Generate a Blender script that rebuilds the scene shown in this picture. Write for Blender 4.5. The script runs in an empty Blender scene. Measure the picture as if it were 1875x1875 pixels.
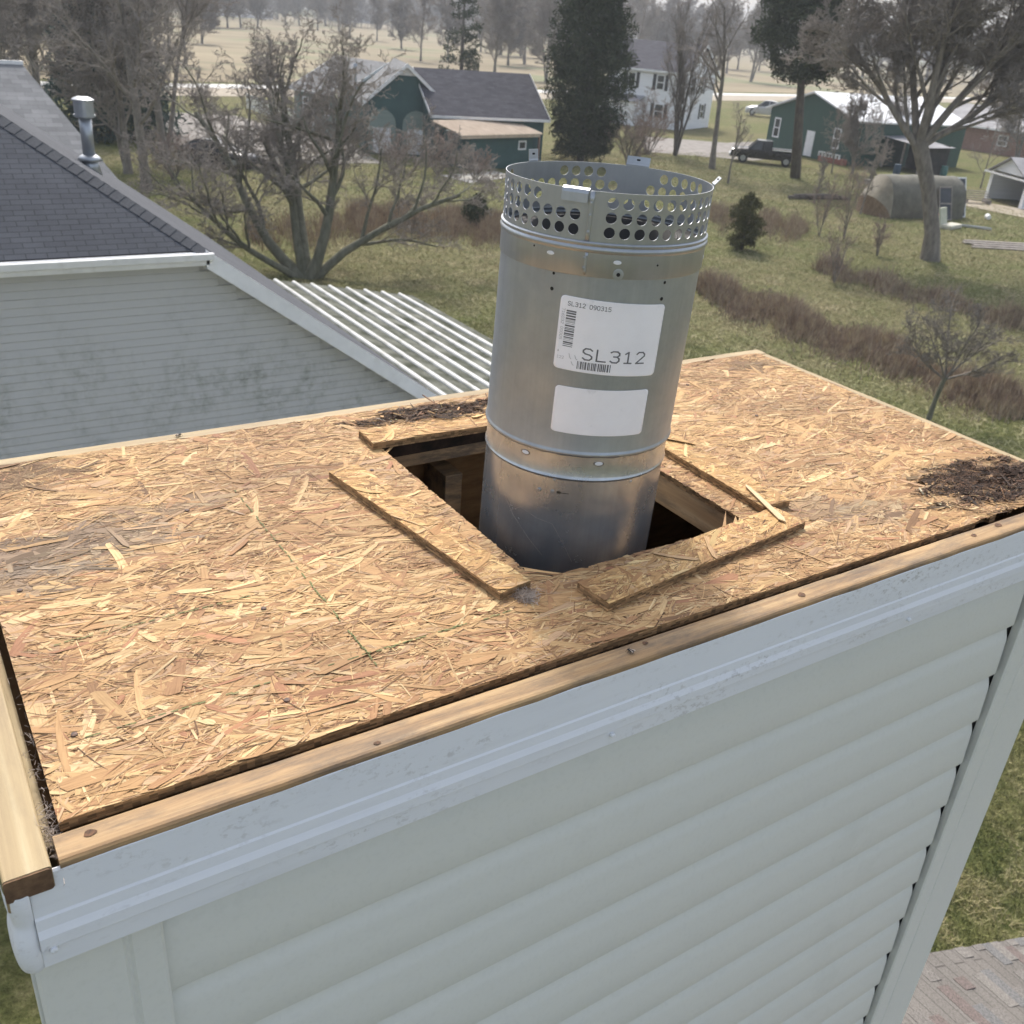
import bpy, bmesh, math, random
import numpy as np
from mathutils import Vector, Matrix
random.seed(7); R=math.radians
scn=bpy.context.scene; COL=scn.collection
# ------------------------------------------------------------------ camera, sky, sun, exposure
CAM=np.array([0.0102,-0.7048,9.0]); ZT=8.31            # ZT: top of the chimney chase
_f,_p,_r,_y=1758.9,R(27.0753),R(4.82345),R(34.78067)
def _axes():
    cp,sp,cr,sr=math.cos(_p),math.sin(_p),math.cos(_r),math.sin(_r)
    f0=np.array([0,cp,-sp]);u0=np.array([0,sp,cp]);r0=np.array([1.,0,0])
    r=cr*r0+sr*u0;u=-sr*r0+cr*u0
    c,s=math.cos(_y),math.sin(_y);M=np.array([[c,s,0],[-s,c,0],[0,0,1]])
    return M@f0,M@r,M@u
F_,R_,U_=_axes()
cd=bpy.data.cameras.new('camera'); cam=bpy.data.objects.new('camera',cd); COL.objects.link(cam)
cam.matrix_world=Matrix(((R_[0],U_[0],-F_[0],CAM[0]),(R_[1],U_[1],-F_[1],CAM[1]),(R_[2],U_[2],-F_[2],CAM[2]),(0,0,0,1)))
cd.sensor_width=36; cd.lens=36*_f/1875; cd.clip_start=.02; cd.clip_end=5000
cd.dof.use_dof=True; cd.dof.focus_distance=1.25; cd.dof.aperture_fstop=14
scn.camera=cam
SUN_AZ=R(68); SUN_EL=R(50)       # azimuth from +X counter-clockwise
w=bpy.data.worlds.new("World"); scn.world=w; w.use_nodes=True
nt=w.node_tree; sky=nt.nodes.new('ShaderNodeTexSky'); sky.sky_type='NISHITA'; sky.sun_disc=False
sky.sun_elevation=SUN_EL; sky.sun_rotation=R(90)-SUN_AZ; sky.dust_density=4; sky.air_density=1.0; sky.ozone_density=.6
bg=nt.nodes['Background']; hs_=nt.nodes.new('ShaderNodeHueSaturation'); hs_.inputs['Saturation'].default_value=.6; nt.links.new(sky.outputs[0],hs_.inputs['Color']); nt.links.new(hs_.outputs[0],bg.inputs[0]); bg.inputs[1].default_value=.15
sl=bpy.data.lights.new('sun','SUN'); sl.energy=1.7; sl.angle=R(5); sl.color=(1,.94,.86)
so=bpy.data.objects.new('sun',sl); COL.objects.link(so)
sd=Vector((math.cos(SUN_AZ)*math.cos(SUN_EL),math.sin(SUN_AZ)*math.cos(SUN_EL),math.sin(SUN_EL)))
so.rotation_euler=sd.to_track_quat('Z','Y').to_euler(); so.location=sd*50
scn.view_settings.view_transform='Standard'; scn.view_settings.look='None'
scn.view_settings.exposure=0.90; scn.view_settings.gamma=1
scn.render.engine='CYCLES'; scn.render.resolution_x=scn.render.resolution_y=1024

def G(px,py,z=0.):               # a spot on the ground (or at height z) seen in the photograph at px,py
    d=F_+R_*(px-937.5)/_f-U_*(py-937.5)/_f; t=(z-CAM[2])/d[2]; return CAM+t*d
# ------------------------------------------------------------------ mesh helpers
class MB:
    def __init__(s): s.v=[];s.f=[];s.c=None;s.uv=None
    def add(s,vs,fs):
        o=len(s.v); s.v+=[tuple(map(float,p)) for p in vs]; s.f+=[tuple(i+o for i in q) for q in fs]; return s
    def box(s,x0,x1,y0,y1,z0,z1):
        return s.add([(x0,y0,z0),(x1,y0,z0),(x1,y1,z0),(x0,y1,z0),(x0,y0,z1),(x1,y0,z1),(x1,y1,z1),(x0,y1,z1)],
            [(0,3,2,1),(4,5,6,7),(0,1,5,4),(1,2,6,5),(2,3,7,6),(3,0,4,7)])
    def obox(s,c,ax,ay,az):      # box from centre and three half vectors
        c,ax,ay,az=map(np.array,(c,ax,ay,az)); v=[c+i*ax+j*ay+k*az for k in(-1,1) for j in(-1,1) for i in(-1,1)]
        return s.add(v,[(0,2,3,1),(4,5,7,6),(0,1,5,4),(1,3,7,5),(3,2,6,7),(2,0,4,6)])
    def extr(s,prof,a,b,axis='x',cap=True,close=True):  # profile of (p,q) swept along axis
        n=len(prof); mk={'x':lambda t,p,q:(t,p,q),'y':lambda t,p,q:(p,t,q),'z':lambda t,p,q:(p,q,t)}[axis]
        v=[mk(a,*p) for p in prof]+[mk(b,*p) for p in prof]
        fs=[(i,(i+1)%n,n+(i+1)%n,n+i) for i in range(n if close else n-1)]
        if cap and close: fs+=[tuple(range(n))[::-1],tuple(range(n,2*n))]
        return s.add(v,fs)
    def tube(s,pts,rad,k=6,cap=True):
        pts=[np.array(p,float) for p in pts]; n=len(pts)
        if not hasattr(rad,'__len__'): rad=[rad]*n
        d=pts[-1]-pts[0]; a=np.cross(d,[0,0,1.]); 
        if np.linalg.norm(a)<1e-6*max(1,np.linalg.norm(d)) or abs(d[2])>.999*np.linalg.norm(d): a=np.array([1.,0,0])
        a/=np.linalg.norm(a)
        V=[]
        for i,p in enumerate(pts):
            t=pts[min(i+1,n-1)]-pts[max(i-1,0)]; t/=np.linalg.norm(t)+1e-12
            e=a-t*(a@t); e/=np.linalg.norm(e)+1e-12; f=np.cross(t,e)
            for j in range(k):
                q=2*math.pi*j/k; V.append(p+rad[i]*(math.cos(q)*e+math.sin(q)*f))
        fs=[(i*k+j,i*k+(j+1)%k,(i+1)*k+(j+1)%k,(i+1)*k+j) for i in range(n-1) for j in range(k)]
        if cap: fs+=[tuple(range(k))[::-1],tuple(range((n-1)*k,n*k))]
        return s.add(V,fs)
    def build(s,name,mat,parent=None,smooth=False,bevel=0):
        me=bpy.data.meshes.new(name); me.from_pydata(s.v,[],s.f)
        if s.c is not None:
            a=me.color_attributes.new('Col','FLOAT_COLOR','CORNER'); cc=np.ones((len(me.loops),4),np.float32)
            cc[:,:3]=np.repeat(np.array(s.c,np.float32),[len(f) for f in s.f],axis=0); a.data.foreach_set('color',cc.ravel())
        if s.uv is not None:
            u=me.uv_layers.new(name='UVMap'); u.data.foreach_set('uv',np.array([s.uv[i] for f in s.f for i in f],np.float32).ravel())
        if smooth: me.shade_smooth()
        if bevel:
            bm=bmesh.new(); bm.from_mesh(me); bmesh.ops.recalc_face_normals(bm,faces=bm.faces)
            bmesh.ops.bevel(bm,geom=[e for e in bm.edges if len(e.link_faces)==2 and e.calc_face_angle(0)>.5],offset=bevel,segments=2,affect='EDGES',profile=.6)
            bm.to_mesh(me); bm.free()
        if mat: me.materials.append(mat)
        o=bpy.data.objects.new(name,me); COL.objects.link(o)
        if parent: o.parent=parent
        return o
def fastmesh(name,V,Fc,mat,parent=None,smooth=False):      # numpy arrays, all faces same size
    me=bpy.data.meshes.new(name); n,k=Fc.shape
    me.vertices.add(len(V)); me.vertices.foreach_set('co',V.astype(np.float32).ravel())
    me.loops.add(n*k); me.loops.foreach_set('vertex_index',Fc.astype(np.int32).ravel())
    me.polygons.add(n); me.polygons.foreach_set('loop_start',np.arange(0,n*k,k,dtype=np.int32))
    me.update(calc_edges=True); me.materials.append(mat)
    if smooth: me.shade_smooth()
    o=bpy.data.objects.new(name,me); COL.objects.link(o)
    if parent: o.parent=parent
    return o
def tag(o,label=None,cat=None,group=None,kind=None):
    for k,v in (('label',label),('category',cat),('group',group),('kind',kind)):
        if v: o[k]=v
    return o
def thing(name,label,cat,loc=(0,0,0),rz=0,group=None):
    o=bpy.data.objects.new(name,None); COL.objects.link(o); o.location=loc; o.rotation_euler=(0,0,rz); o.empty_display_size=.2
    return tag(o,label,cat,group)
def dup(root,loc,rz=0,sc=1,label=None):
    r=root.copy(); COL.objects.link(r); r.location=loc; r.rotation_euler=(0,0,rz); r.scale=(sc,)*3
    if label: r['label']=label
    for ch in list(root.children):
        c=ch.copy(); COL.objects.link(c); c.parent=r
        for g in list(ch.children):
            d=g.copy(); COL.objects.link(d); d.parent=c
    return r
# ------------------------------------------------------------------ materials
def newmat(name):
    m=bpy.data.materials.new(name); m.use_nodes=True; t=m.node_tree; return m,t,t.nodes,t.links,t.nodes['Principled BSDF']
def ramp(N,L,fac,stops):
    r=N.new('ShaderNodeValToRGB'); L.new(fac,r.inputs[0]); e=r.color_ramp.elements
    while len(e)<len(stops): e.new(.5)
    for el,(p,c) in zip(e,stops): el.position=p; el.color=(*c,1) if len(c)==3 else c
    return r.outputs[0]
def noise(N,L,coord,scale=(1,1,1),sc=5,det=5,rough=.6,dist=0,rot=(0,0,0)):
    mp=N.new('ShaderNodeMapping'); L.new(coord,mp.inputs[0]); mp.inputs['Scale'].default_value=scale; mp.inputs['Rotation'].default_value=rot
    n=N.new('ShaderNodeTexNoise'); L.new(mp.outputs[0],n.inputs[0]); n.inputs['Scale'].default_value=sc; n.inputs['Detail'].default_value=det
    n.inputs['Roughness'].default_value=rough; n.inputs['Distortion'].default_value=dist; return n.outputs['Fac']
def mixc(N,L,fac,a,b,mode='MIX'):
    m=N.new('ShaderNodeMix'); m.data_type='RGBA'; m.blend_type=mode
    for s,v in ((m.inputs[0],fac),(m.inputs[6],a),(m.inputs[7],b)):
        if hasattr(v,'links') or hasattr(v,'is_linked'): L.new(v,s)
        elif isinstance(v,tuple): s.default_value=(*v,1)
        else: s.default_value=v
    return m.outputs[2]
def bump(N,L,B,h,st=.3,dist=.01):
    b=N.new('ShaderNodeBump'); b.inputs['Strength'].default_value=st; b.inputs['Distance'].default_value=dist; L.new(h,b.inputs['Height']); L.new(b.outputs[0],B.inputs['Normal'])
def simple(name,c1,c2=None,sc=5,scale=(1,1,1),rough=.7,metal=0,bmp=0,bd=.01,lo=.35,hi=.65,coord='Object',c3=None,sc3=1.,lo3=.5,hi3=.7,spec=.5,det=5):
    m,t,N,L,B=newmat(name); B.inputs['Roughness'].default_value=rough; B.inputs['Metallic'].default_value=metal; B.inputs['Specular IOR Level'].default_value=spec
    tc=N.new('ShaderNodeTexCoord').outputs[coord]; c2=c2 or c1
    n=noise(N,L,tc,scale,sc,det); col=ramp(N,L,n,[(lo,c1),(hi,c2)])
    if c3:
        n3=noise(N,L,tc,(1,1,1),sc3,5); f=ramp(N,L,n3,[(lo3,(0,0,0)),(hi3,(1,1,1))]); col=mixc(N,L,f,col,c3)
    L.new(col,B.inputs['Base Color'])
    if bmp: bump(N,L,B,n,bmp,bd)
    return m
def attr(N,n='Col'):
    a=N.new('ShaderNodeAttribute'); a.attribute_name=n; return a.outputs['Color']
# strand board
def mk_osb():
    m,t,N,L,B=newmat('strand_board'); uv=N.new('ShaderNodeTexCoord').outputs['UV']; ob=N.new('ShaderNodeTexCoord').outputs['Object']
    n=noise(N,L,uv,(14,260,1),1.6,6,.65); g=ramp(N,L,n,[(.3,(.46,.395,.335)),(.5,(.70,.655,.60)),(.75,(.84,.80,.73))])
    c=mixc(N,L,1.,attr(N),g,'MULTIPLY')
    n2=noise(N,L,ob,(1,1.6,1),3.0,6,.6); wx=ramp(N,L,n2,[(.40,(1.04,1.03,1.0)),(.52,(.92,.90,.90)),(.66,(.66,.63,.64))]); c=mixc(N,L,1.,c,wx,'MULTIPLY')
    L.new(c,B.inputs['Base Color']); B.inputs['Roughness'].default_value=.75; B.inputs['Specular IOR Level'].default_value=.3
    bump(N,L,B,n,.5,.0008); return m
OSB=mk_osb()
def mk_lumber(name,axis,cols,seed=0,weather=.4):
    m,t,N,L,B=newmat(name); ob=N.new('ShaderNodeTexCoord').outputs['Object']
    s={'x':(1.2,34,34),'y':(34,1.2,34)}[axis]; s2={'x':(.7,6,6),'y':(6,.7,6)}[axis]
    n=noise(N,L,ob,s,2.2,6,.6,.6); n2=noise(N,L,ob,s2,3,3,.5,1.2)
    c=ramp(N,L,n,[(.28,cols[0]),(.5,cols[1]),(.72,cols[2])])
    c=mixc(N,L,ramp(N,L,n2,[(.45,(0,0,0)),(.7,(.6,.6,.6))]),c,tuple(x*.72 for x in cols[1]))
    # knots
    mp=N.new('ShaderNodeMapping'); L.new(ob,mp.inputs[0]); mp.inputs['Scale'].default_value={'x':(3.2,14,14),'y':(14,3.2,14)}[axis]; mp.inputs['Location'].default_value=(seed,.3,.2)
    v=N.new('ShaderNodeTexVoronoi'); L.new(mp.outputs[0],v.inputs[0]); v.inputs['Scale'].default_value=1.0
    c=mixc(N,L,ramp(N,L,v.outputs['Distance'],[(.05,(1,1,1)),(.16,(0,0,0))]),c,(.16,.075,.035))
    n3=noise(N,L,ob,{'x':(.5,2.2,2.2),'y':(2.2,.5,2.2)}[axis],9,8,.75); c=mixc(N,L,ramp(N,L,n3,[(.44,(0,0,0)),(.60,(weather,)*3)]),c,(.10,.075,.055))
    L.new(c,B.inputs['Base Color']); B.inputs['Roughness'].default_value=.7; bump(N,L,B,n,.35,.0012); return m
PINE=((.19,.105,.045),(.37,.235,.11),(.52,.37,.19)); PINEW=((.28,.20,.105),(.37,.28,.15),(.44,.355,.21)); PINEB=((.34,.20,.10),(.45,.29,.15),(.55,.38,.22))
LUMX=mk_lumber('pine_board',  'x',PINE,0,.75); LUMXF=mk_lumber('pine_board_far','x',PINEW,2.3,.3); LUMY=mk_lumber('pine_board_side','y',PINEW,1.1,.25); LUMD=mk_lumber('pine_board_inner','x',PINEB,.7,.9); LUMDY=mk_lumber('pine_joist_inner','y',PINEB,.4,.6)
def mk_siding(name,c,dirt=(.25,.27,.22),lo=.6,hi=.85,sc=2.5,amt=.5,rough=.45):
    m,t,N,L,B=newmat(name); ob=N.new('ShaderNodeTexCoord').outputs['Object']
    n=noise(N,L,ob,(1,1,1),sc,6,.65); col=mixc(N,L,ramp(N,L,n,[(lo,(0,0,0)),(hi,(amt,)*3)]),c,dirt)
    n2=noise(N,L,ob,(1,1,1),120,3,.6); col=mixc(N,L,ramp(N,L,n2,[(.3,(.06,)*3),(.5,(0,0,0))]),col,dirt)
    L.new(col,B.inputs['Base Color']); B.inputs['Roughness'].default_value=rough; B.inputs['Specular IOR Level'].default_value=.35
    nb=noise(N,L,ob,(1,1,1),7,2); bump(N,L,B,nb,.12,.004); return m
VINYL=mk_siding('vinyl_siding',(.70,.715,.675),amt=.3)
def mk_fascia():
    m,t,N,L,B=newmat('white_aluminium_trim'); ob=N.new('ShaderNodeTexCoord').outputs['Object']
    n=noise(N,L,ob,(.6,1,1),150,5,.7); n2=noise(N,L,ob,(2,2,9),2.2,4,.6)
    mk=mixc(N,L,1.,ramp(N,L,n,[(.53,(0,0,0)),(.62,(1,1,1))]),ramp(N,L,n2,[(.46,(0,0,0)),(.70,(.5,)*3)]),'MULTIPLY')
    col=mixc(N,L,mk,(.76,.785,.82),(.26,.24,.21))
    n3=noise(N,L,ob,(1,1,14),3,4,.6); col=mixc(N,L,ramp(N,L,n3,[(.5,(0,0,0)),(.8,(.22,)*3)]),col,(.5,.5,.5))
    L.new(col,B.inputs['Base Color']); B.inputs['Roughness'].default_value=.42; bump(N,L,B,noise(N,L,ob,(1,1,1),9,3),.15,.004); return m
FASCIA=mk_fascia()
def mk_galv(name,base,dark,rough,dirt=0.,warm=(.40,.40,.38)):
    m,t,N,L,B=newmat(name); ob=N.new('ShaderNodeTexCoord').outputs['Object']
    n=noise(N,L,ob,(60,60,1.2),2,5,.6); n2=noise(N,L,ob,(1,1,1),14,6,.65); n3=noise(N,L,ob,(1,1,1),260,2,.5)
    c=ramp(N,L,n,[(.25,tuple((a+b)/2 for a,b in zip(dark,base))),(.75,base)]); c=mixc(N,L,ramp(N,L,n2,[(.4,(0,0,0)),(.75,(.35+dirt,)*3)]),c,tuple(x*.72 for x in dark))
    n4=noise(N,L,ob,(1,1,1),5,3); c=mixc(N,L,ramp(N,L,n4,[(.45,(0,0,0)),(.7,(dirt,)*3)]),c,warm)
    L.new(c,B.inputs['Base Color']); B.inputs['Metallic'].default_value=.72
    rr=N.new('ShaderNodeMapRange'); L.new(n2,rr.inputs[0]); rr.inputs[3].default_value=rough-.1; rr.inputs[4].default_value=rough+.16; L.new(rr.outputs[0],B.inputs['Roughness'])
    s=N.new('ShaderNodeMath'); s.operation='ADD'; L.new(n2,s.inputs[0]); L.new(n3,s.inputs[1]); bump(N,L,B,s.outputs[0],.06,.001); return m
GALV=mk_galv('galvanised_steel',(.445,.48,.52),(.335,.365,.395),.40,.15); GALVB=mk_galv('bright_galvanised_steel',(.44,.465,.49),(.34,.36,.38),.34); GALVL=mk_galv('stained_galvanised_steel',(.60,.63,.66),(.40,.42,.435),.22,.35)
SOOT=simple('sooty_steel',(.012,.011,.010),(.03,.028,.025),12,rough=.7)
PAPER=simple('white_label_paper',(.90,.90,.93),(.95,.95,.98),25,rough=.5,c3=(.66,.66,.68),sc3=30,lo3=.62,hi3=.8)
INK=simple('grey_print_ink',(.10,.10,.11),(.19,.19,.20),120,rough=.6); INKF=simple('faded_print_ink',(.30,.30,.31),(.45,.45,.46),150,rough=.6)
HOLE=simple('dark_hole',(.015,.015,.015),rough=.8)
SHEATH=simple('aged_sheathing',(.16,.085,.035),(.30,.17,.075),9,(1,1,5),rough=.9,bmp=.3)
# ------------------------------------------------------------------ the setting
def mk_ground():
    m,t,N,L,B=newmat('lawn'); ob=N.new('ShaderNodeTexCoord').outputs['Object']
    big=noise(N,L,ob,(1,1,1),.07,5,.6); mid=noise(N,L,ob,(1,1,1),.45,8,.75); fine=noise(N,L,ob,(1,1,1),5,8,.75); vf=noise(N,L,ob,(1,1,1),28,4,.7)
    grn=ramp(N,L,fine,[(.32,(.055,.075,.022)),(.5,(.15,.17,.055)),(.68,(.28,.28,.115))])
    tan=ramp(N,L,fine,[(.32,(.095,.085,.042)),(.5,(.22,.195,.10)),(.68,(.40,.35,.205))])
    f=ramp(N,L,big,[(.44,(0,0,0)),(.56,(1,1,1))]); f2=ramp(N,L,mid,[(.42,(0,0,0)),(.58,(1,1,1))])
    k=mixc(N,L,.5,f,f2); c=mixc(N,L,k,grn,tan)
    c=mixc(N,L,ramp(N,L,vf,[(.35,(.55,)*3),(.55,(0,0,0))]),c,(.05,.05,.02))
    L.new(c,B.inputs['Base Color']); B.inputs['Roughness'].default_value=.95; B.inputs['Specular IOR Level'].default_value=.1
    s=N.new('ShaderNodeMath'); s.operation='ADD'; L.new(fine,s.inputs[0]); L.new(vf,s.inputs[1]); bump(N,L,B,s.outputs[0],.9,.12); return m
LAWN=mk_ground()
def sheet(name,pts,z,mat,thick=0):
    b=MB(); b.add([(p[0],p[1],z) for p in pts],[tuple(range(len(pts)))]); o=b.build(name,mat); 
    if o.data.polygons[0].normal.z<0: o.data.flip_normals()
    return tag(o,kind='structure')
sheet('ground',[(-1000,-1000),(1500,-1000),(1500,1500),(-1000,1500)],0,LAWN)
FIELD=simple('dry_field_grass',(.17,.135,.075),(.27,.22,.13),.05,(.3,1.6,1),rough=.95,c3=(.15,.16,.07),sc3=.03,lo3=.52,hi3=.62)
u1,u2=G(300,153),G(1395,172); rdir=(u2-u1)/np.linalg.norm(u2-u1); rn=np.array([-rdir[1],rdir[0],0])
mid_=u1
if rn@(np.array([100,300,0])-u1)<0: rn=-rn
def strip_(a,b,ext0=260,ext1=500): return [u1-rdir*ext0+rn*a,u1+rdir*ext1+rn*a,u1+rdir*ext1+rn*b,u1-rdir*ext0+rn*b]
sheet('field',strip_(3,520,500,900),.02,FIELD)
ROAD=simple('pale_concrete_road',(.52,.51,.48),(.64,.63,.60),.6,rough=.9); SHOULD=simple('gravel_shoulder',(.28,.24,.18),(.38,.33,.26),1.2,rough=.95)
sheet('road',strip_(-4.6,0),.05,ROAD); sheet('verge',strip_(-13,-4.6),.03,SHOULD)
DRIVE=simple('grey_gravel_drive',(.17,.155,.14),(.27,.25,.23),1.5,rough=.95,bmp=.4,bd=.03)
sheet('driveway',[G(*q) for q in ((285,205),(430,212),(560,250),(640,262),(700,300),(560,300),(470,312),(350,300),(300,240))],.03,DRIVE)
sheet('driveway',[G(*q) for q in ((1180,250),(1330,262),(1420,258),(1460,285),(1380,295),(1180,278))],.03,DRIVE)
SLAB=simple('pale_concrete',(.36,.35,.33),(.48,.47,.44),2,rough=.9)
sheet('path',[G(*q) for q in ((805,322),(905,314),(945,324),(860,336))],.04,SLAB)
sheet('dirt_track',[G(*q) for q in ((1745,362),(1880,384),(1880,400),(1740,372))],.03,SHOULD)
# ------------------------------------------------------------------ trees
def rot_dir(d,ang,az):
    a=np.cross(d,[0.3,0.2,1.]) ; a/=np.linalg.norm(a)+1e-9; b=np.cross(d,a)
    r=d*math.cos(ang)+(a*math.cos(az)+b*math.sin(az))*math.sin(ang); return r/np.linalg.norm(r)
def branch(rnd,p,d,Ln,r,lvl,P,out):
    n=P['seg'][lvl]; pts=[p]; rad=[r]; st=Ln/n; tip=P['tip'] if lvl>=P['max'] else r*.35
    for i in range(n):
        d=d+np.array([rnd.gauss(0,1) for _ in range(3)])*P['wig'][lvl]+np.array([0,0,P['up'][lvl]]); d=d/np.linalg.norm(d)
        p=p+d*st; pts.append(p); rad.append(r+(tip-r)*(i+1)/n)
    out[lvl].append((pts,rad))
    if lvl<P['max']:
        nc=P['kids'][lvl]
        for j in range(nc):
            t=P['t0'][lvl]+(1-P['t0'][lvl])*(j+rnd.random())/nc; x=t*n; i=min(int(x),n-1); q=pts[i]+(pts[i+1]-pts[i])*(x-i)
            dd=pts[i+1]-pts[i]; dd=dd/np.linalg.norm(dd)
            c=rot_dir(dd,R(rnd.uniform(*P['ang'][lvl])),rnd.random()*6.283)
            if c[2]<P.get('minz',-.2): c[2]=P.get('minz',-.2)+rnd.random()*.2; c/=np.linalg.norm(c)
            branch(rnd,q,c,Ln*P['rat'][lvl]*rnd.uniform(.7,1.15)*(1-.35*t),max(rad[i]*P['rr'],P['tip']*1.3),lvl+1,P,out)
def polys_mesh(name,polys,k,mat,parent):
    groups={}
    for pts,rad in polys: groups.setdefault(len(pts),[]).append((pts,rad))
    Vs=[];Fs=[];o=0
    for n,g in groups.items():
        Pn=np.array([a for a,_ in g]); Rn=np.array([b for _,b in g]); m=len(g)
        T=np.zeros_like(Pn); T[:,1:-1]=Pn[:,2:]-Pn[:,:-2]; T[:,0]=Pn[:,1]-Pn[:,0]; T[:,-1]=Pn[:,-1]-Pn[:,-2]
        T/=np.linalg.norm(T,axis=2,keepdims=True)+1e-9
        A=np.cross(Pn[:,-1]-Pn[:,0],[.31,.17,1.])[:,None,:]; A=A-T*(A*T).sum(2,keepdims=True); A/=np.linalg.norm(A,axis=2,keepdims=True)+1e-9
        Bv=np.cross(T,A); q=2*np.pi*np.arange(k)/k
        V=Pn[:,:,None,:]+Rn[:,:,None,None]*(np.cos(q)[None,None,:,None]*A[:,:,None,:]+np.sin(q)[None,None,:,None]*Bv[:,:,None,:])
        Vs.append(V.reshape(-1,3)); b=(np.arange(m)*n*k)[:,None,None]+(np.arange(n-1)*k)[None,:,None]+np.arange(k)[None,None,:]
        b2=(np.arange(m)*n*k)[:,None,None]+(np.arange(n-1)*k)[None,:,None]+((np.arange(k)+1)%k)[None,None,:]
        Fs.append(np.stack([b,b2,b2+k,b+k],-1).reshape(-1,4)+o); o+=m*n*k
    return fastmesh(name,np.concatenate(Vs),np.concatenate(Fs),mat,parent,smooth=True)
BARK=simple('grey_bark',(.145,.128,.108),(.26,.235,.20),6,(1,1,.35),rough=.95,bmp=.6,bd=.05); BARKD=simple('dark_bark',(.075,.065,.055),(.15,.13,.11),6,(1,1,.35),rough=.95,bmp=.6,bd=.05)
TWIG=simple('twig_bark',(.20,.178,.155),(.34,.305,.27),.6,rough=.95); TWIGR=simple('reddish_twig_bark',(.22,.165,.14),(.34,.265,.225),.8,rough=.95)
GREENBARK=simple('mossy_bark',(.10,.105,.07),(.19,.185,.14),5,(1,1,.35),rough=.95,bmp=.6,bd=.05)
def P_(H,mx=4,kids=(9,7,6,5,4),wig=(.05,.10,.14,.18,.2),up=(.02,.05,.04,.03,.02),ang=((25,55),(30,60),(30,65),(30,70),(30,70)),rat=(.62,.55,.5,.5,.5),t0=(.35,.25,.2,.15,.1),tip=.008,rr=.55,seg=(7,6,5,4,3,2),minz=-.2):
    return dict(H=H,max=mx,kids=kids,wig=wig,up=up,ang=ang,rat=rat,t0=t0,tip=tip,rr=rr,seg=seg,minz=minz)
def tree(label,loc,P,r0,seed,stems=None,bark=None,twig=None,group=None,name='bare_tree',cat='tree',tl=2):
    rnd=random.Random(seed); out=[[] for _ in range(8)]
    for (d,f,rf) in (stems or [((0,0,1),1,1)]):
        d=np.array(d,float); d/=np.linalg.norm(d); st=np.array([d[0],d[1],0.])*r0*.7
        branch(rnd,st-np.array([0,0,.1]),d,P['H']*f,r0*rf,0,P,out)
    for pts,rad in out[0]: rad[0]*=1.35
    t=thing(name,label,cat,tuple(loc),rnd.random()*0,group)
    polys_mesh('trunk',[x for l in out[:tl] for x in l],7,bark or BARK,t)
    polys_mesh('crown',[x for l in out[tl:] for x in l],3,twig or TWIG,t); return t
W2=lambda a,b:(a*R_[0]+b*F_[0],a*R_[1]+b*F_[1])        # image-right / away turned into ground directions
def V2(a,b,z): x,y=W2(a,b); return (x,y,z)
# leafy evergreens: short sprays of needles set along drooping boughs
def mk_needle(name,a,b,c):
    m,t,N,L,B=newmat(name); ob=N.new('ShaderNodeTexCoord').outputs['Object']; n=noise(N,L,ob,(1,1,1),5.,6,.8)
    L.new(ramp(N,L,n,[(.34,a),(.5,b),(.64,c)]),B.inputs['Base Color']); B.inputs['Roughness'].default_value=.8; B.inputs['Specular IOR Level'].default_value=.2; return m
NEED=mk_needle('dark_needles',(.020,.028,.016),(.050,.066,.036),(.11,.12,.062)); NEEDB=mk_needle('blue_green_needles',(.022,.040,.034),(.05,.08,.066),(.09,.125,.10)); NEEDY=mk_needle('olive_needles',(.05,.055,.022),(.09,.09,.035),(.14,.13,.055))
def conifer(label,loc,H,Rb,seed,mat,n=26000,leaf=.22,base=.04,shape='cone',group=None,name='evergreen_tree',trunk_r=.25,lean=(0,0)):
    rnd=np.random.RandomState(seed); t=thing(name,label,'tree' if H>3 else 'shrub',tuple(loc),0,group)
    b=MB(); b.tube([(0,0,-.1),(lean[0]*.5,lean[1]*.5,H*.5),(lean[0],lean[1],H*.97)],[trunk_r,trunk_r*.6,.03],7); b.build('trunk',BARKD,t,smooth=True)
    nb=max(60,n//90); hh=rnd.rand(nb)**.85; z=H*(base+(1-base)*hh)
    if shape=='cone': rad=Rb*(1-hh)**.75*(.75+.45*rnd.rand(nb))+.08*Rb
    elif shape=='column': rad=Rb*np.clip(1-hh**3.2,.05,1)*(.72+.4*rnd.rand(nb))*np.clip(.55+hh*2,0,1)
    else: rad=Rb*np.sqrt(np.clip(1-(2*hh-1)**2,.03,1))*(.6+.5*rnd.rand(nb))
    az=rnd.rand(nb)*6.283; cx=[];k=n//nb
    s=np.sqrt(rnd.rand(nb,k)); r=rad[:,None]*s; sp=.10*Rb+.22*r
    a=az[:,None]+rnd.randn(nb,k)*sp/np.maximum(r,.2)*.6
    X=np.stack([np.cos(a)*r,np.sin(a)*r,z[:,None]-(.18 if shape!='column' else -.15)*r+rnd.randn(nb,k)*.07*Rb],-1).reshape(-1,3)
    X[:,0]+=lean[0]*X[:,2]/H; X[:,1]+=lean[1]*X[:,2]/H
    X=X[X[:,2]>.03]; m=len(X); d1=rnd.randn(m,3); d1/=np.linalg.norm(d1,axis=1,keepdims=True); d2=rnd.randn(m,3); d2=np.cross(d1,d2); d2/=np.linalg.norm(d2,axis=1,keepdims=True)
    L_=leaf*(.5+rnd.rand(m,1)); V=np.stack([X-d1*L_-d2*L_*.22,X+d1*L_,X-d1*L_+d2*L_*.22],1).reshape(-1,3)
    fastmesh('crown',V,np.arange(3*m).reshape(-1,3),mat,t); return t
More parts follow.
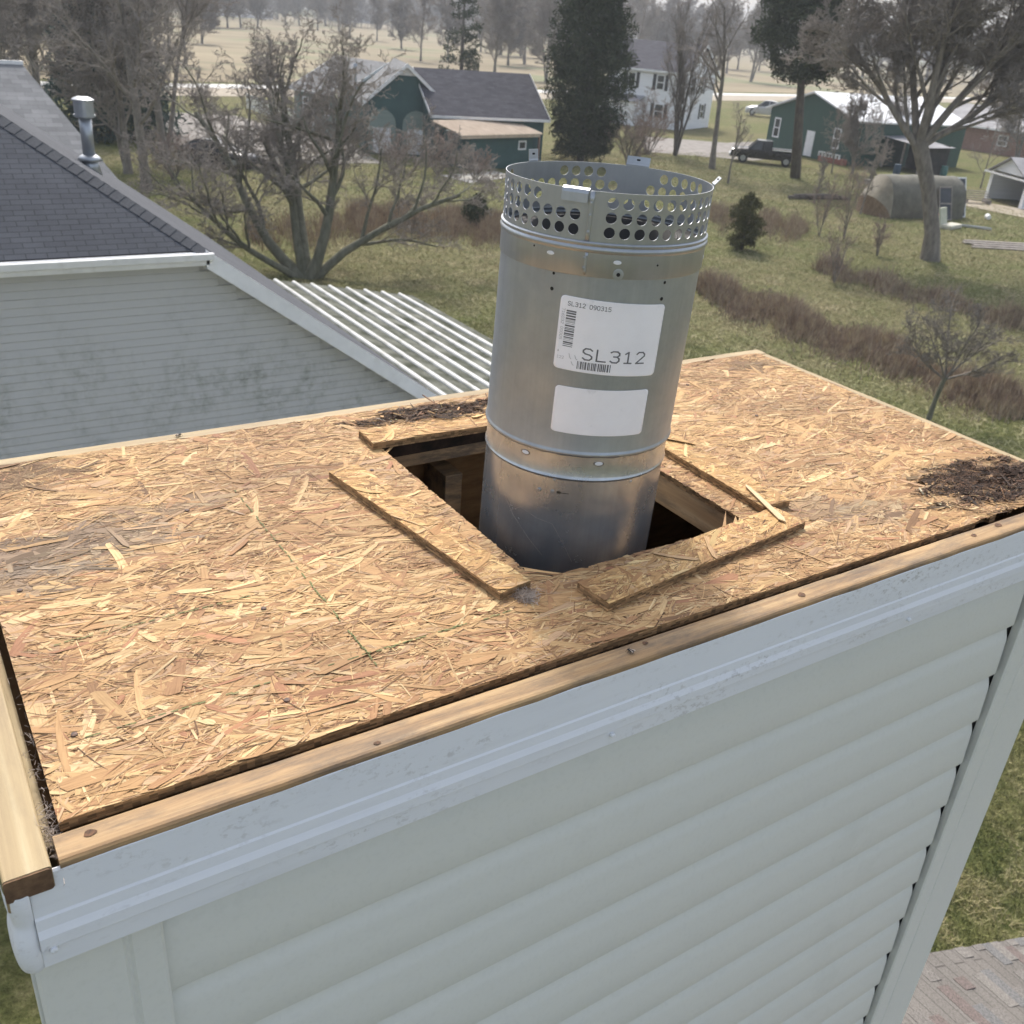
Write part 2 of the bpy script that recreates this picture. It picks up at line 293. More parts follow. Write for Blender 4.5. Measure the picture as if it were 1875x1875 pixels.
# wide multi-stemmed tree in the left middle
S=lambda a,b,z,f,rf:((*V2(a,b,z)[:2],z),f,rf)
PM=P_(6.4,5,(9,7,6,5,4),tip=.0075,wig=(.10,.14,.17,.2,.22,.22),up=(.035,.05,.04,.03,.02,0),rat=(.60,.58,.55,.52,.5),ang=((22,60),(25,65),(30,65),(30,70),(30,70)),t0=(.28,.2,.15,.1,.1),seg=(8,7,6,4,3,2),rr=.5,minz=-.3)
tree('large spreading bare tree with several leaning trunks behind the corrugated patio roof',G(562,508),PM,.26,3,
  stems=[S(-.75,.15,.72,1.15,.85),S(-.32,.1,1,1.0,.7),S(.10,.3,1,1.15,.95),S(.50,-.1,.9,1.1,.85),S(.80,.3,.62,1.0,.7),S(-.95,-.2,.40,.85,.55)],bark=GREENBARK,group='large bare trees of the yard')
PT=P_(13,5,(14,8,6,5,4),tip=.009,wig=(.03,.09,.13,.17,.2,.2),rat=(.42,.56,.55,.5,.5),ang=((28,55),(28,58),(30,65),(30,70),(30,70)),t0=(.22,.2,.15,.1,.1),seg=(9,6,5,4,3,2),up=(.02,.06,.05,.03,.02,0))
tA=tree('tall straight bare tree in front of the dark blue green evergreen',G(270,348),PT,.24,11,group='tall bare trees at the left')
tree('bare tree with forked trunk standing just behind the tall straight one at the left',G(300,292),P_(13,4,(11,8,7,6),tip=.010,rat=(.45,.56,.55,.5)),.24,12,stems=[((.05,0,1),1,1),((.35,.2,1),.8,.7)],group='tall bare trees at the left')
# big maple at the right
PB=P_(8.8,5,(10,9,8,7,4),tip=.0095,wig=(.06,.09,.13,.16,.2,.2),rat=(.62,.60,.56,.52,.5),ang=((18,45),(25,55),(30,65),(30,70),(30,70)),t0=(.12,.25,.2,.1,.1),seg=(8,7,6,4,3,2),up=(.02,.04,.03,.02,.01,0))
def big_maple():
    rnd=random.Random(31); out=[[] for _ in range(8)]; base=np.array([0,0,-.1]); top=np.array([*W2(-1.95,.1),5.3])
    mid_=[base,base+np.array([*W2(-.25,0),1.4]),base+np.array([*W2(-1.0,0),3.4]),top]; out[0].append((mid_,[.50,.36,.33,.36]))
    for a,b,z,f,rf in((-.85,.1,.85,.80,.62),(-.42,.3,1,.95,.66),(-.12,-.3,1,1.0,.70),(.22,.2,1,1.05,.75),(.55,-.1,1,1.0,.68),(.95,.2,.75,.85,.6)):
        d=np.array([*W2(a,b),z]); d/=np.linalg.norm(d); branch(rnd,top-np.array([0,0,.25]),d,8.3*f,.30*rf,0,PB,out)
    t=thing('bare_tree','large bare maple with thick trunk and dense crown right of the barn','tree',tuple(G(1703,476)),0,'large bare trees of the yard')
    out1=[o for o in out[0]]+out[1]
    polys_mesh('trunk',out1,8,BARK,t); polys_mesh('crown',[x for l in out[2:] for x in l],3,TWIG,t)
big_maple()
# evergreens
conifer('massive dark evergreen tree standing just behind the perforated pipe top',G(1062,296),15.5,3.35,41,NEED,46000,.20,.01,'column',None,trunk_r=.3)
conifer('dark blue green evergreen at the left behind the tall bare trees',G(208,250),11.5,4.6,42,NEEDB,30000,.24,.02,'cone',None,trunk_r=.3)
tc=conifer('tall conifer with bare leaning lower trunk in front of the green barn',G(1456,326),15,3.6,43,NEED,26000,.22,.44,'column',None,trunk_r=.42,lean=(-1.9,1.1))
conifer('small round arborvitae bush right of the pipe top',G(1358,458),2.55,.98,44,NEEDY,7000,.10,.05,'egg','small evergreen bushes on the lawn',name='evergreen_bush',trunk_r=.06)
conifer('small dark pine bush in the dry weeds left of the pipe',G(872,412),1.35,.75,45,NEED,2600,.12,.02,'egg','small evergreen bushes on the lawn',name='evergreen_bush',trunk_r=.04)
conifer('ivy covered dark tree behind the dark roofed wing',G(842,190),13,2.6,46,NEED,4200,.26,.05,'column',None,trunk_r=.3)
# saplings and small trees
PS=P_(3.6,3,(9,5,4),tip=.007,wig=(.04,.08,.12,.15),rat=(.5,.5,.5),ang=((25,50),(25,50),(30,60)),t0=(.35,.2,.2),seg=(6,5,4,3))
tree('thin upright sapling standing alone on the lawn left of the barn',G(1333,336),P_(4.6,4,(11,6,4,3),tip=.007,rat=(.42,.5,.5,.5)),.075,51,group='young saplings on the lawn')
tree('small low branched tree with spreading twiggy crown before the dry weeds at the right',G(1700,768),P_(1.05,4,(0,7,6,5),tip=.0042,wig=(.05,.12,.15,.18,.2),rat=(1,.62,.6,.55),t0=(.5,.25,.15,.1),up=(0,.05,.04,.03,.02)),.065,52,
   stems=[((0,0,1),1,1)],bark=BARKD) if 0 else None
def small_tree():
    rnd=random.Random(53); out=[[] for _ in range(8)]; top=np.array([*W2(.12,0),1.25]); out[0].append(([np.array([0,0,-.05]),np.array([*W2(.03,0),.6]),top],[.085,.06,.062]))
    P=P_(1.6,4,(9,7,6,4),tip=.0046,wig=(.08,.12,.15,.18,.2),rat=(.55,.58,.55,.5),t0=(.2,.2,.15,.1),seg=(6,5,4,3,2),up=(.03,.03,.02,.02,.01),minz=-.1)
    for a,b,z,f in((-.95,.1,.75,1.15),(-.5,-.3,1,1.1),(-.1,.4,1,1.15),(.35,-.2,1,1.1),(.75,.2,.9,1.1),(1.1,-.1,.5,1.0)):
        d=np.array([*W2(a,b),z]); d/=np.linalg.norm(d); branch(rnd,top-np.array([0,0,.08]),d,1.6*f,.040,0,P,out)
    t=thing('small_tree','small low branched tree with wide twiggy crown before the right hand dry weeds','tree',tuple(G(1700,768)),0)
    polys_mesh('trunk',out[0][:1],7,GREENBARK,t); polys_mesh('crown',[x for l in out[1:] for x in l]+out[0][1:],3,BARK,t)
small_tree()
PQ=P_(3.2,3,(9,6,4),tip=.006,wig=(.06,.1,.13,.15),rat=(.5,.55,.5),ang=((15,40),(20,45),(25,50)),t0=(.12,.2,.2),seg=(6,5,4,3))
for lab_,px,sd,h in (('brown sapling clump with three thin stems beside the log pile',(1545,438),61,3.4),('thin leafless sapling left of the three stemmed clump',(1500,432),62,2.6),('sapling in a patch of dry weeds above the small low tree',(1527,518),63,2.0),('tiny sapling on the green lawn left of the plank pile',(1606,468),64,1.6)):
    P=P_(h,3,(9,6,4),tip=.006,wig=(.06,.1,.13,.15),rat=(.5,.55,.5),ang=((15,40),(20,45),(25,50)),t0=(.12,.2,.2),seg=(6,5,4,3))
    tree(lab_,G(*px),P,.035,sd,stems=[((0,0,1),1,1),((.22,.1,1),.9,.8),((-.2,.12,1),.85,.8)],group='young saplings on the lawn',twig=TWIGR)
# shrubs and multi stem trees before the white house
PU=P_(7.5,4,(9,7,6,4),tip=.008,wig=(.04,.07,.1,.13,.15),rat=(.5,.55,.5,.5),ang=((12,30),(15,35),(20,45),(25,50)),t0=(.15,.2,.15,.1),seg=(7,6,5,3,2),up=(.03,.06,.06,.05,.03))
tree('tall upright many stemmed bare tree in front of the white house',G(1236,285),P_(9.5,4,(10,8,6,4),tip=.010,wig=(.03,.06,.1,.13,.15),rat=(.42,.55,.5,.5),ang=((10,28),(12,32),(20,45),(25,50)),t0=(.2,.2,.15,.1),seg=(8,6,5,3,2),up=(.03,.08,.06,.05,.03)),.15,71,stems=[((0,0,1),1,1),((.12,.1,1),.95,.8),((-.14,.05,1),.9,.8),((.22,-.1,1),.8,.7)],bark=BARKD,group='bare trees before the white house')
tree('wide V shaped bare shrub left of the tall many stemmed tree',G(1186,283),P_(4.2,4,(8,6,5,3),tip=.008,wig=(.05,.08,.12,.15,.15),rat=(.5,.5,.5,.5),t0=(.2,.2,.15,.1),seg=(7,5,4,3,2)),.07,72,stems=[((-.75,.1,1),1,.8),((-.35,.2,1),1,.8),((0,0,1),1.05,1),((.4,-.1,1),1,.8),((.8,.1,.9),.9,.7)],twig=TWIGR,group='bare trees before the white house',name='bare_shrub',cat='shrub')
tree('bare tree with straight grey trunk just right of the white house',G(1303,309),P_(11,4,(10,8,6,5),tip=.010,rat=(.42,.55,.5,.5),t0=(.4,.2,.15,.1)),.22,73,group='bare trees before the white house')
for lab_,px,sd,h in (('low bare shrub left of the parked car',(318,330),81,2.2),('low twiggy shrub behind the lean-to shed',(800,318),82,2.4),('low twiggy shrub in front of the teal gable',(720,312),83,2.2),('bare twiggy hedge shrub before the sage green house',(600,296),84,2.4),('low shrub right of the lean-to shed corner',(870,330),85,1.7),('bare shrub before the railing',(500,285),86,2.0)):
    tree(lab_,G(*px),P_(h,3,(9,7,5),tip=.0075,wig=(.07,.1,.14,.16),rat=(.55,.55,.5),t0=(.1,.15,.1),seg=(5,4,3,2)),.04,sd,stems=[((math.cos(k*1.3)*.6,math.sin(k*1.3)*.6,1),1,1) for k in range(6)],twig=TWIGR,group='twiggy shrubs along the green home',name='bare_shrub',cat='shrub')
for lab_,px,sd,h in (('bare young tree before the open lean-to of the barn',(1592,334),161,5.2),('bare young tree between the log pile and the tarp shelter',(1575,392),162,3.6),('bare young tree at the brick base of the barn',(1522,318),163,4.4),('bare young tree beside the white garage',(1795,345),164,5.5),('brown bushy sapling below the barn windows',(1490,372),165,2.6)):
    tree(lab_,G(*px),P_(h,4,(10,7,5,4),tip=.009,rat=(.45,.55,.5,.5),t0=(.2,.2,.15,.1),wig=(.04,.1,.13,.15,.15)),.06,sd,group='young bare trees around the barn')
for lab_,px,sd,h in (('low bare shrub touching the massive evergreen on its right',(1150,306),171,3.4),):
    tree(lab_,G(*px),P_(h,3,(10,8,6),tip=.009,wig=(.07,.1,.14,.16),rat=(.55,.55,.5),t0=(.1,.15,.1),seg=(5,4,3,2)),.05,sd,stems=[((math.cos(k*1.3)*.5,math.sin(k*1.3)*.5,1),1,1) for k in range(6)],twig=TWIGR,group='bare trees before the white house',name='bare_shrub',cat='shrub')
# background trees, copied from a few kinds
PF=P_(15,4,(14,9,7,5),tip=.020,wig=(.03,.08,.12,.16,.2),rat=(.44,.56,.52,.5),ang=((25,50),(28,55),(30,60),(30,65)),t0=(.18,.2,.15,.1),seg=(8,5,4,3,2))
far0=[]
for s_ in (91,92,93,94): far0.append(tree('x',(0,0,0),P_(15,4,(15,10,7,6),tip=.026,wig=(.03,.08,.12,.16,.2),rat=(.46,.56,.52,.5),ang=((25,52),(28,58),(30,62),(30,65)),t0=(.15,.2,.15,.1),seg=(8,5,4,3,2),up=(.02,.05,.04,.02,.01)),.28,s_,stems=[((0,0,1),1,1),((.2,.1,1),.85,.6)] if s_%2 else None,group='bare trees of the far background',tl=1))
SP=[(38,150,1.0,'bare tree at the left edge above the weathered grey roof'),(110,120,1.05,'bare tree between the weathered grey roof and the dark evergreen'),(-60,170,1.0,'bare tree partly cut by the left edge'),(340,118,.8,'bare tree standing at the near edge of the field'),
 (905,140,.95,'tall bare tree just left of the massive evergreen'),(770,112,.8,'bare tree behind the teal gable'),(960,118,1.05,'bare tree touching the massive evergreen on its left'),(1165,128,1.0,'bare tree right behind the massive evergreen'),(1230,110,1.1,'bare tree over the white house roof'),(1330,135,1.1,'bare tree behind the right end of the white house'),
 (1375,150,1.15,'bare tree before the pale road'),(1560,150,1.1,'bare tree behind the left of the white metal roof'),(1640,150,1.15,'bare tree behind the middle of the white metal roof'),(1740,165,1.1,'bare tree behind the brick ranch house'),(1830,180,1.15,'bare tree at the far right behind the brick ranch house'),(1890,215,1.0,'bare tree cut by the right edge'),(1490,130,1.1,'bare tree behind the tall conifer'),(1795,262,.62,'small bare tree in front of the brick ranch house'),(1860,300,.6,'small bare tree over the white garage'),(1620,300,.38,'low bare tree at the barn lean-to'),(1560,318,.36,'low bare tree before the barn corner')]
rnd=random.Random(17)
far1=[]
for s_ in (191,192,193): far1.append(tree('bare grey tree among the dense row of trees along the top of the picture',(0,0,0),P_(15,4,(16,11,7,5),tip=.055,wig=(.03,.08,.12,.16,.2),rat=(.50,.56,.52,.5),ang=((25,58),(28,62),(30,65),(30,65)),t0=(.10,.2,.15,.1),seg=(7,4,3,2,2),up=(.02,.04,.03,.02,.01)),.30,s_,stems=None if s_%2 else [((0,0,1),1,1),((-.2,.1,1),.85,.6)],group='bare trees of the far background',tl=1))
f1n=0
SH_='bare grey tree among the dense row of trees along the top of the picture'
for k in range(80): x=900+k*12.5+rnd.uniform(-9,9); SP.append((x,rnd.choice((60,74,88,102))+(x-930)*.06,rnd.uniform(.9,1.35),SH_))
for k in range(70): x=-60+k*15+rnd.uniform(-12,12); SP.append((x,rnd.choice((10,20,30,38))+x*.03,rnd.uniform(.9,1.4),SH_))
for x,y in ((10,210),(75,190),(140,150),(235,318),(245,215),(180,120),(370,80),(-10,140),(60,120),(690,75),(735,90),(820,110),(880,95),(930,120),(640,70),(1000,150),(1130,160)): SP.append((x,y,rnd.uniform(.7,1.0),SH_))

for i,(x,y,s_,lab_) in enumerate(SP):
    c=G(x,y); o=far0[i%4] if i<4 else None
    if lab_==SH_ and y<125+.06*max(0,x-930):
        pr0=far1[f1n%3]; f1n+=1
        if f1n<=3: pr0.location=(c[0],c[1],0); pr0.scale=(s_,)*3
        else: dup(pr0,(c[0],c[1],0),rnd.random()*6.28,s_,lab_)
    elif o is not None: o.location=(c[0],c[1],0); o.scale=(s_,)*3; o['label']=lab_; o.rotation_euler=(0,0,rnd.random()*6)
    else: dup(far0[i%4],(c[0],c[1],0),rnd.random()*6.28,s_,lab_)
# far woods: a mass nobody could count
def woods(name,label,rows,mat,seed,hmin=13,hmax=20,den=7):
    rnd=random.Random(seed); out=[]
    for (x0,y0,x1,y1,n,dep) in rows:
        for i in range(n):
            t_=rnd.random(); c=G(x0+(x1-x0)*t_,y0+(y1-y0)*t_); dist=np.linalg.norm(c[:2]); dirv=c/np.linalg.norm(c); c=c+dirv*rnd.random()*dep; c[2]=0; H=rnd.uniform(hmin,hmax); rt=.07*dist/300
            tp=.035*dist/250
            out.append(([c,c+np.array([rnd.gauss(0,.4),rnd.gauss(0,.4),H*.5]),c+np.array([rnd.gauss(0,.8),rnd.gauss(0,.8),H])],[rt,rt*.6,tp*.6]))
            for k in range(den*6):
                h=H*(.03+.92*rnd.random()); a=rnd.random()*6.283; l=H*.30*(1.1-h/H)*rnd.uniform(.5,1.2)+.8; u_=np.array([math.cos(a),math.sin(a),rnd.uniform(.3,1.2)]); p0=c+np.array([0,0,h]); p1=p0+u_*l*.6; out.append(([p0,p1,p1+u_*l*.35+np.array([rnd.gauss(0,.3),rnd.gauss(0,.3),.3])],[tp*1.3,tp,tp*.5]))
                for j in range(5):
                    q=p0+(p1-p0)*rnd.uniform(.3,1.1); v_=np.array([rnd.gauss(0,1),rnd.gauss(0,1),rnd.gauss(.5,.7)]); v_/=np.linalg.norm(v_); m_=q+v_*l*.22; out.append(([q,m_,m_+v_*l*.12],[tp*.8,tp*.7,tp*.4]))
    o=polys_mesh(name,out,3,mat,None); return tag(o,label,'woods',kind='stuff')
FARW=simple('far_bare_wood',(.13,.115,.105),(.21,.19,.175),.05,rough=1)
woods('far_woods','grey bare woods along the horizon beyond the field',[(-60,16,620,46,110,60),(600,48,1000,74,90,60),(1000,58,1900,118,150,120)],FARW,5,14,24,6)
# dry weeds: strips of thin upright stems
def weeds(name,label,polys,n,mat,seed,h0=.35,h1=1.05,wd=.016):
    rs_=np.random.RandomState(seed); V=[]
    for (quad,nn) in polys:
        A_,B_,C_,D_=[G(*q)[:2] for q in quad]; s=rs_.rand(nn); t_=.5+rs_.normal(0,.27,nn)+.12*np.sin(s*17)+.08*np.sin(s*41+1); k=(.5+.5*np.sin(s*63+9*t_)*np.sin(s*23+2)); keep_=rs_.rand(nn)<(.12+.88*k); s,t_=s[keep_],t_[keep_]
        sA=np.minimum(1,np.minimum(s,1-s)*6+.15); t_=.5+(t_-.5)*sA; X=(A_[None]*(1-s)[:,None]+B_[None]*s[:,None])*(1-t_)[:,None]+(D_[None]*(1-s)[:,None]+C_[None]*s[:,None])*t_[:,None]; m=len(X); X=X+rs_.randn(m,2)*.12
        h=rs_.uniform(h0,h1,m)*(.55+.6*np.abs(np.sin(X[:,0]*1.9+np.sin(X[:,1]*2.7)*1.5)))*np.clip(1.1-1.3*abs(t_-.5),.25,1)*(.75+.35*np.sin(s*23)); ln=rs_.randn(m,2)*.22*h[:,None]; a=rs_.rand(m)*3.14; w_=wd*(.6+rs_.rand(m))
        b0=np.stack([X[:,0]-np.cos(a)*w_,X[:,1]-np.sin(a)*w_,np.zeros(m)],1); b1=np.stack([X[:,0]+np.cos(a)*w_,X[:,1]+np.sin(a)*w_,np.zeros(m)],1); tp=np.stack([X[:,0]+ln[:,0],X[:,1]+ln[:,1],h],1); V.append(np.stack([b0,b1,tp],1).reshape(-1,3))
    V=np.concatenate(V); o=fastmesh(name,V,np.arange(len(V)).reshape(-1,3),mat); return tag(o,label,'weeds',kind='stuff')
WEED=simple('dry_reddish_weeds',(.17,.12,.092),(.34,.265,.20),9,rough=1,c3=(.42,.35,.24),sc3=3,lo3=.44,hi3=.60)
weeds('dry_weeds','band of dry reddish brown weeds running across the lawn',[(((1282,500),(1905,735),(1905,800),(1282,560)),38000),(((640,372),(940,398),(940,452),(640,428)),30000),(((1300,370),(1480,400),(1470,450),(1300,425)),8000),(((1500,480),(1900,590),(1900,620),(1490,505)),9000),(((440,400),(690,395),(690,440),(470,470)),6000)],0,WEED,6)
GRASSB=simple('grass_blades',(.10,.125,.035),(.22,.22,.075),.9,rough=.9,c3=(.36,.32,.17),sc3=1.6,lo3=.48,hi3=.62)
def grass(name,label,boxes,seed,h0=.03,h1=.10,wd=.005,ls=.05,mat=None):
    rs_=np.random.RandomState(seed); V=[]
    for (x0,x1,y0,y1,n) in boxes:
        X=np.stack([rs_.uniform(x0,x1,n),rs_.uniform(y0,y1,n)],1); k=np.sin(X[:,0]*2.3+np.sin(X[:,1]*1.7)*2)*np.cos(X[:,1]*2.9+X[:,0]); X=X[rs_.rand(n)<.62+.38*k]; n=len(X)
        h=rs_.uniform(h0,h1,n); ln=rs_.randn(n,2)*ls; a=rs_.rand(n)*3.14; w_=wd*(1+.8*rs_.rand(n))
        V.append(np.stack([np.stack([X[:,0]-np.cos(a)*w_,X[:,1]-np.sin(a)*w_,0*h],1),np.stack([X[:,0]+np.cos(a)*w_,X[:,1]+np.sin(a)*w_,0*h],1),np.stack([X[:,0]+ln[:,0],X[:,1]+ln[:,1],h],1)],1).reshape(-1,3))
    V=np.concatenate(V); o=fastmesh(name,V,np.arange(len(V)).reshape(-1,3),mat=mat or GRASSB); return tag(o,label,'grass',kind='stuff')
grass('grass_blades','short patchy green and straw coloured grass of the near lawn',[(7.6,17,1.0,11,230000),(-6,0.0,-1,6,110000),(10.8,22,11,26,150000)],3)
grass('meadow_grass','taller tufts of straw and green grass over the middle lawn',[(9,66,8,64,420000)],5,.04,.13,.011,.12,mat=simple('straw_grass_blades',(.20,.215,.085),(.33,.32,.16),.35,rough=.9,c3=(.42,.37,.22),sc3=.8,lo3=.46,hi3=.62))

# ------------------------------------------------------------------ buildings
def mk_lap(name,c,dirt,amt=.6): 
    m=mk_siding(name,c,dirt,.5,.75,.8,amt,.6); return m
def mk_shingle(name,cols,bw,rh,speck=.5,axis=0):
    m,t,N,L,B=newmat(name); uv=N.new('ShaderNodeTexCoord').outputs['UV']
    br=N.new('ShaderNodeTexBrick'); L.new(uv,br.inputs[0]); br.inputs['Scale'].default_value=1; br.inputs['Brick Width'].default_value=bw; br.inputs['Row Height'].default_value=rh
    br.inputs['Mortar Size'].default_value=.006; br.inputs['Mortar Smooth'].default_value=.3; br.inputs['Color1'].default_value=(*cols[0],1); br.inputs['Color2'].default_value=(*cols[1],1); br.inputs['Mortar'].default_value=(*cols[2],1); br.offset=.5; br.inputs['Bias'].default_value=0
    n=noise(N,L,uv,(1,1,1),75,4,.8); c=mixc(N,L,1.,br.outputs['Color'],ramp(N,L,n,[(.3,(1-speck,)*3),(.7,(1+speck,)*3)]),'MULTIPLY')
    n2=noise(N,L,uv,(1,1,1),1.1,4); c=mixc(N,L,1.,c,ramp(N,L,n2,[(.3,(.85,)*3),(.7,(1.15,)*3)]),'MULTIPLY')
    L.new(c,B.inputs['Base Color']); B.inputs['Roughness'].default_value=.9; B.inputs['Specular IOR Level'].default_value=.25
    inv=N.new('ShaderNodeMath'); inv.operation='SUBTRACT'; inv.inputs[0].default_value=1; L.new(br.outputs['Fac'],inv.inputs[1]); bump(N,L,B,inv.outputs[0],.6,.006); return m
SH_DARK=mk_shingle('charcoal_shingle',((.068,.074,.087),(.078,.085,.099),(.040,.043,.050)),.23,.084,.22)
SH_BROWN=mk_shingle('brown_shingle',((.15,.138,.125),(.17,.158,.143),(.10,.09,.083)),.9,.137,.5)
SH_GREY=mk_shingle('grey_shingle',((.17,.175,.18),(.23,.235,.24),(.12,.12,.125)),.5,.2,.2)
SH_NAVY=mk_shingle('dark_slate_shingle',((.055,.055,.068),(.08,.08,.095),(.035,.035,.045)),.5,.2,.2)
WHITE=simple('white_paint',(.70,.71,.72),(.80,.81,.82),3,rough=.5,c3=(.5,.5,.48),sc3=2,lo3=.6,hi3=.8); WHITEM=simple('white_metal_roof',(.74,.76,.77),(.86,.87,.88),1,rough=.35,c3=(.62,.63,.63),sc3=.8)
GLASS=simple('dark_window_glass',(.02,.025,.03),(.06,.065,.07),1.2,rough=.12); BLACKP=simple('black_shutter_paint',(.02,.02,.022),(.035,.035,.037),5,rough=.6)
def quad_uv(b,pts,uv):
    if b.uv is None: b.uv=[(0,0)]*len(b.v)
    b.add(pts,[tuple(range(len(pts)))]); b.uv+=list(uv)
def slab_roof(name,mat,parent,quads,th=.06):       # each quad: points + uv; a thin solid slab
    b=MB(); b.uv=[]
    for pts,uv in quads:
        pts=[np.array(p,float) for p in pts]; n=np.cross(pts[1]-pts[0],pts[2]-pts[0]); n/=np.linalg.norm(n)
        if n[2]<0: n=-n; pts=pts[::-1]; uv=uv[::-1]
        k=len(pts); lo=[p-n*th for p in pts]; o=len(b.v)
        b.add(pts+lo,[tuple(range(k)),tuple(range(2*k-1,k-1,-1))]+[(i,k+i,k+(i+1)%k,(i+1)%k) for i in range(k)]); b.uv+=list(uv)+[(0,0)]*k
    return b.build(name,mat,parent)
def gwall(b,L,W,e,r,y0=0,ridge_x=True):             # gabled prism walls, ridge along local x
    b.add([(0,0,0),(L,0,0),(L,W,0),(0,W,0),(0,0,e),(L,0,e),(L,W,e),(0,W,e),(0,W/2,r),(L,W/2,r)],[(0,1,5,4),(2,3,7,6),(0,4,8,7,3),(1,2,6,9,5)])
def window(parent,P,ux,uy,w,h,frame=WHITE,bars=1,proud=.03,shutters=False,n=None):
    # P: centre; ux: along the wall; n: outward
    P,ux,n=np.array(P,float),np.array(ux,float),np.array(n,float); up=np.array([0,0,1.]); b=MB(); fw=min(.12,w*.14)
    for s in(-1,1): b.obox(P+ux*s*(w/2-fw/2)+n*proud/2,ux*fw/2,n*proud/2,up*h/2); b.obox(P+up*s*(h/2-fw/2)+n*proud/2,ux*(w/2-fw),n*proud/2,up*fw/2)
    for i in range(bars): b.obox(P+up*(h*((i+1)/(bars+1)-.5))+n*proud/2,ux*(w/2-fw),n*proud/2,up*fw*.35)
    f=b.build('window',frame,parent); g=MB(); g.obox(P+n*.006,ux*(w/2-fw*.9),n*.005,up*(h/2-fw*.9)); g.build('pane',GLASS,f)
    if shutters:
        for s in(-1,1): g=MB(); g.obox(P+ux*s*(w/2+.22)+n*.02,ux*.18,n*.018,up*h/2); g.build('shutter',BLACKP,parent)
    return f
def house(name,label,p0,p1,W,e,r,wall,roof,ov=.35,flip=False,cat='house',trim=WHITE,th=.12,wins=(),doors=(),found=None,gtrim=True):
    # ridge runs from ground point p0 to p1; the house lies behind that front line (away from the camera)
    p0,p1=np.array(p0),np.array(p1); L=np.linalg.norm((p1-p0)[:2]); ang=math.atan2(p1[1]-p0[1],p1[0]-p0[0])
    t=thing(name,label,cat,(p0[0],p0[1],0),ang); b=MB(); gwall(b,L,W,e,r); b.build('wall',wall,t)
    s=(r-e)/(W/2); sl=math.hypot(W/2+ov,s*(W/2+ov)); z0=e-s*ov
    slab_roof('roof',roof,t,[([(-ov,-ov,z0+th),(L+ov,-ov,z0+th),(L+ov,W/2,r+th),(-ov,W/2,r+th)],[(0,0),(L+2*ov,0),(L+2*ov,sl),(0,sl)]),
        ([(L+ov,W+ov,z0+th),(-ov,W+ov,z0+th),(-ov,W/2+.002,r+th),(L+ov,W/2+.002,r+th)],[(0,0),(L+2*ov,0),(L+2*ov,sl),(0,sl)])],th*.8)
    if trim:
        b=MB()
        for x in(-ov-.05,L+ov+.02):
            for y0,y1,za,zb in((-ov,W/2,z0,r),(W+ov,W/2,z0,r)):
                b.add([(x,y0,za-.08),(x+.03,y0,za-.08),(x+.03,y1,zb-.08),(x,y1,zb-.08),(x,y0,za+th+.03),(x+.03,y0,za+th+.03),(x+.03,y1,zb+th+.03),(x,y1,zb+th+.03)],[(0,3,2,1),(4,5,6,7),(0,1,5,4),(1,2,6,5),(2,3,7,6),(3,0,4,7)])
        b.box(-ov,L+ov,-ov-.06,-ov-.01,z0-.06,z0+th); b.build('roof_trim',trim,t)
    for face,u,z,w_,h_,sh in wins:
        if face=='f': window(t,(u,0,z),(1,0,0),None,w_,h_,shutters=sh,n=(0,-1,0))
        if face=='l': window(t,(0,u,z),(0,1,0),None,w_,h_,shutters=sh,n=(-1,0,0))
        if face=='r': window(t,(L,u,z),(0,1,0),None,w_,h_,shutters=sh,n=(1,0,0))
    for face,u,w_,h_,m in doors:
        b=MB()
        if face=='f': b.box(u-w_/2,u+w_/2,-.05,0.01,0,h_)
        if face=='l': b.box(-.05,.01,u-w_/2,u+w_/2,0,h_)
        b.build('door',m,t,bevel=.01)
    return t,L,ang
# ------------------------------------------------------------------ grey neighbour house with clipped gable
YF,ZE,XE,ZR=12.0,6.10,3.58,3.555; XR=7.18; SLP=(ZE-ZR)/(XR-XE); ZTOP=ZE+SLP*XE
nh=thing('gable_house','grey sided house with charcoal shingle roof and clipped gable, wall streaked green with mildew','house',(0,YF,0))
def lap_wall(name,mat,pts_top,x0,x1,exp,parent,zmin=0.,proud=.012):     # lap siding clipped to a roof line z<=f(x)
    m=MB(); z=zmin
    while z<max(pts_top(x0+(x1-x0)*i/40) for i in range(41)):
        z1=z+exp; n=60; 
        xs=[x0+(x1-x0)*i/n for i in range(n+1)]; seg=[x for x in xs if pts_top(x)>=z1-1e-6]
        if len(seg)>=2:
            a,b_=seg[0],seg[-1]
            for lo,hi in((0,.45),(.45,.5),(.5,.95),(.95,1.)):
                o0={0:proud,.45:proud*.35,.5:proud,.95:proud*.35}[lo]; o1={.45:proud*.45,.5:proud,.95:proud*.45,1.:proud}[hi]
                m.add([(a,-o0,z+exp*lo),(b_,-o0,z+exp*lo),(b_,-o1,z+exp*hi),(a,-o1,z+exp*hi)],[(0,1,2,3)])
        z=z1
    return m.build(name,mat,parent)
m,t,N,L,B=newmat('grey_lap_siding'); ob=N.new('ShaderNodeTexCoord').outputs['Object']
n1=noise(N,L,ob,(1.2,1.2,.8),1.1,6,.7); n2=noise(N,L,ob,(1,1,1),5.5,5,.7); sx=N.new('ShaderNodeSeparateXYZ'); L.new(ob,sx.inputs[0])
mr=N.new('ShaderNodeMapRange'); L.new(sx.outputs[2],mr.inputs[0]); mr.inputs[1].default_value=6.; mr.inputs[2].default_value=4.6; 
mk=mixc(N,L,1.,ramp(N,L,n1,[(.45,(0,0,0)),(.66,(1,1,1))]),ramp(N,L,n2,[(.42,(0,0,0)),(.64,(.75,.75,.75))]),'MULTIPLY'); mk=mixc(N,L,1.,mk,mr.outputs[0],'MULTIPLY')
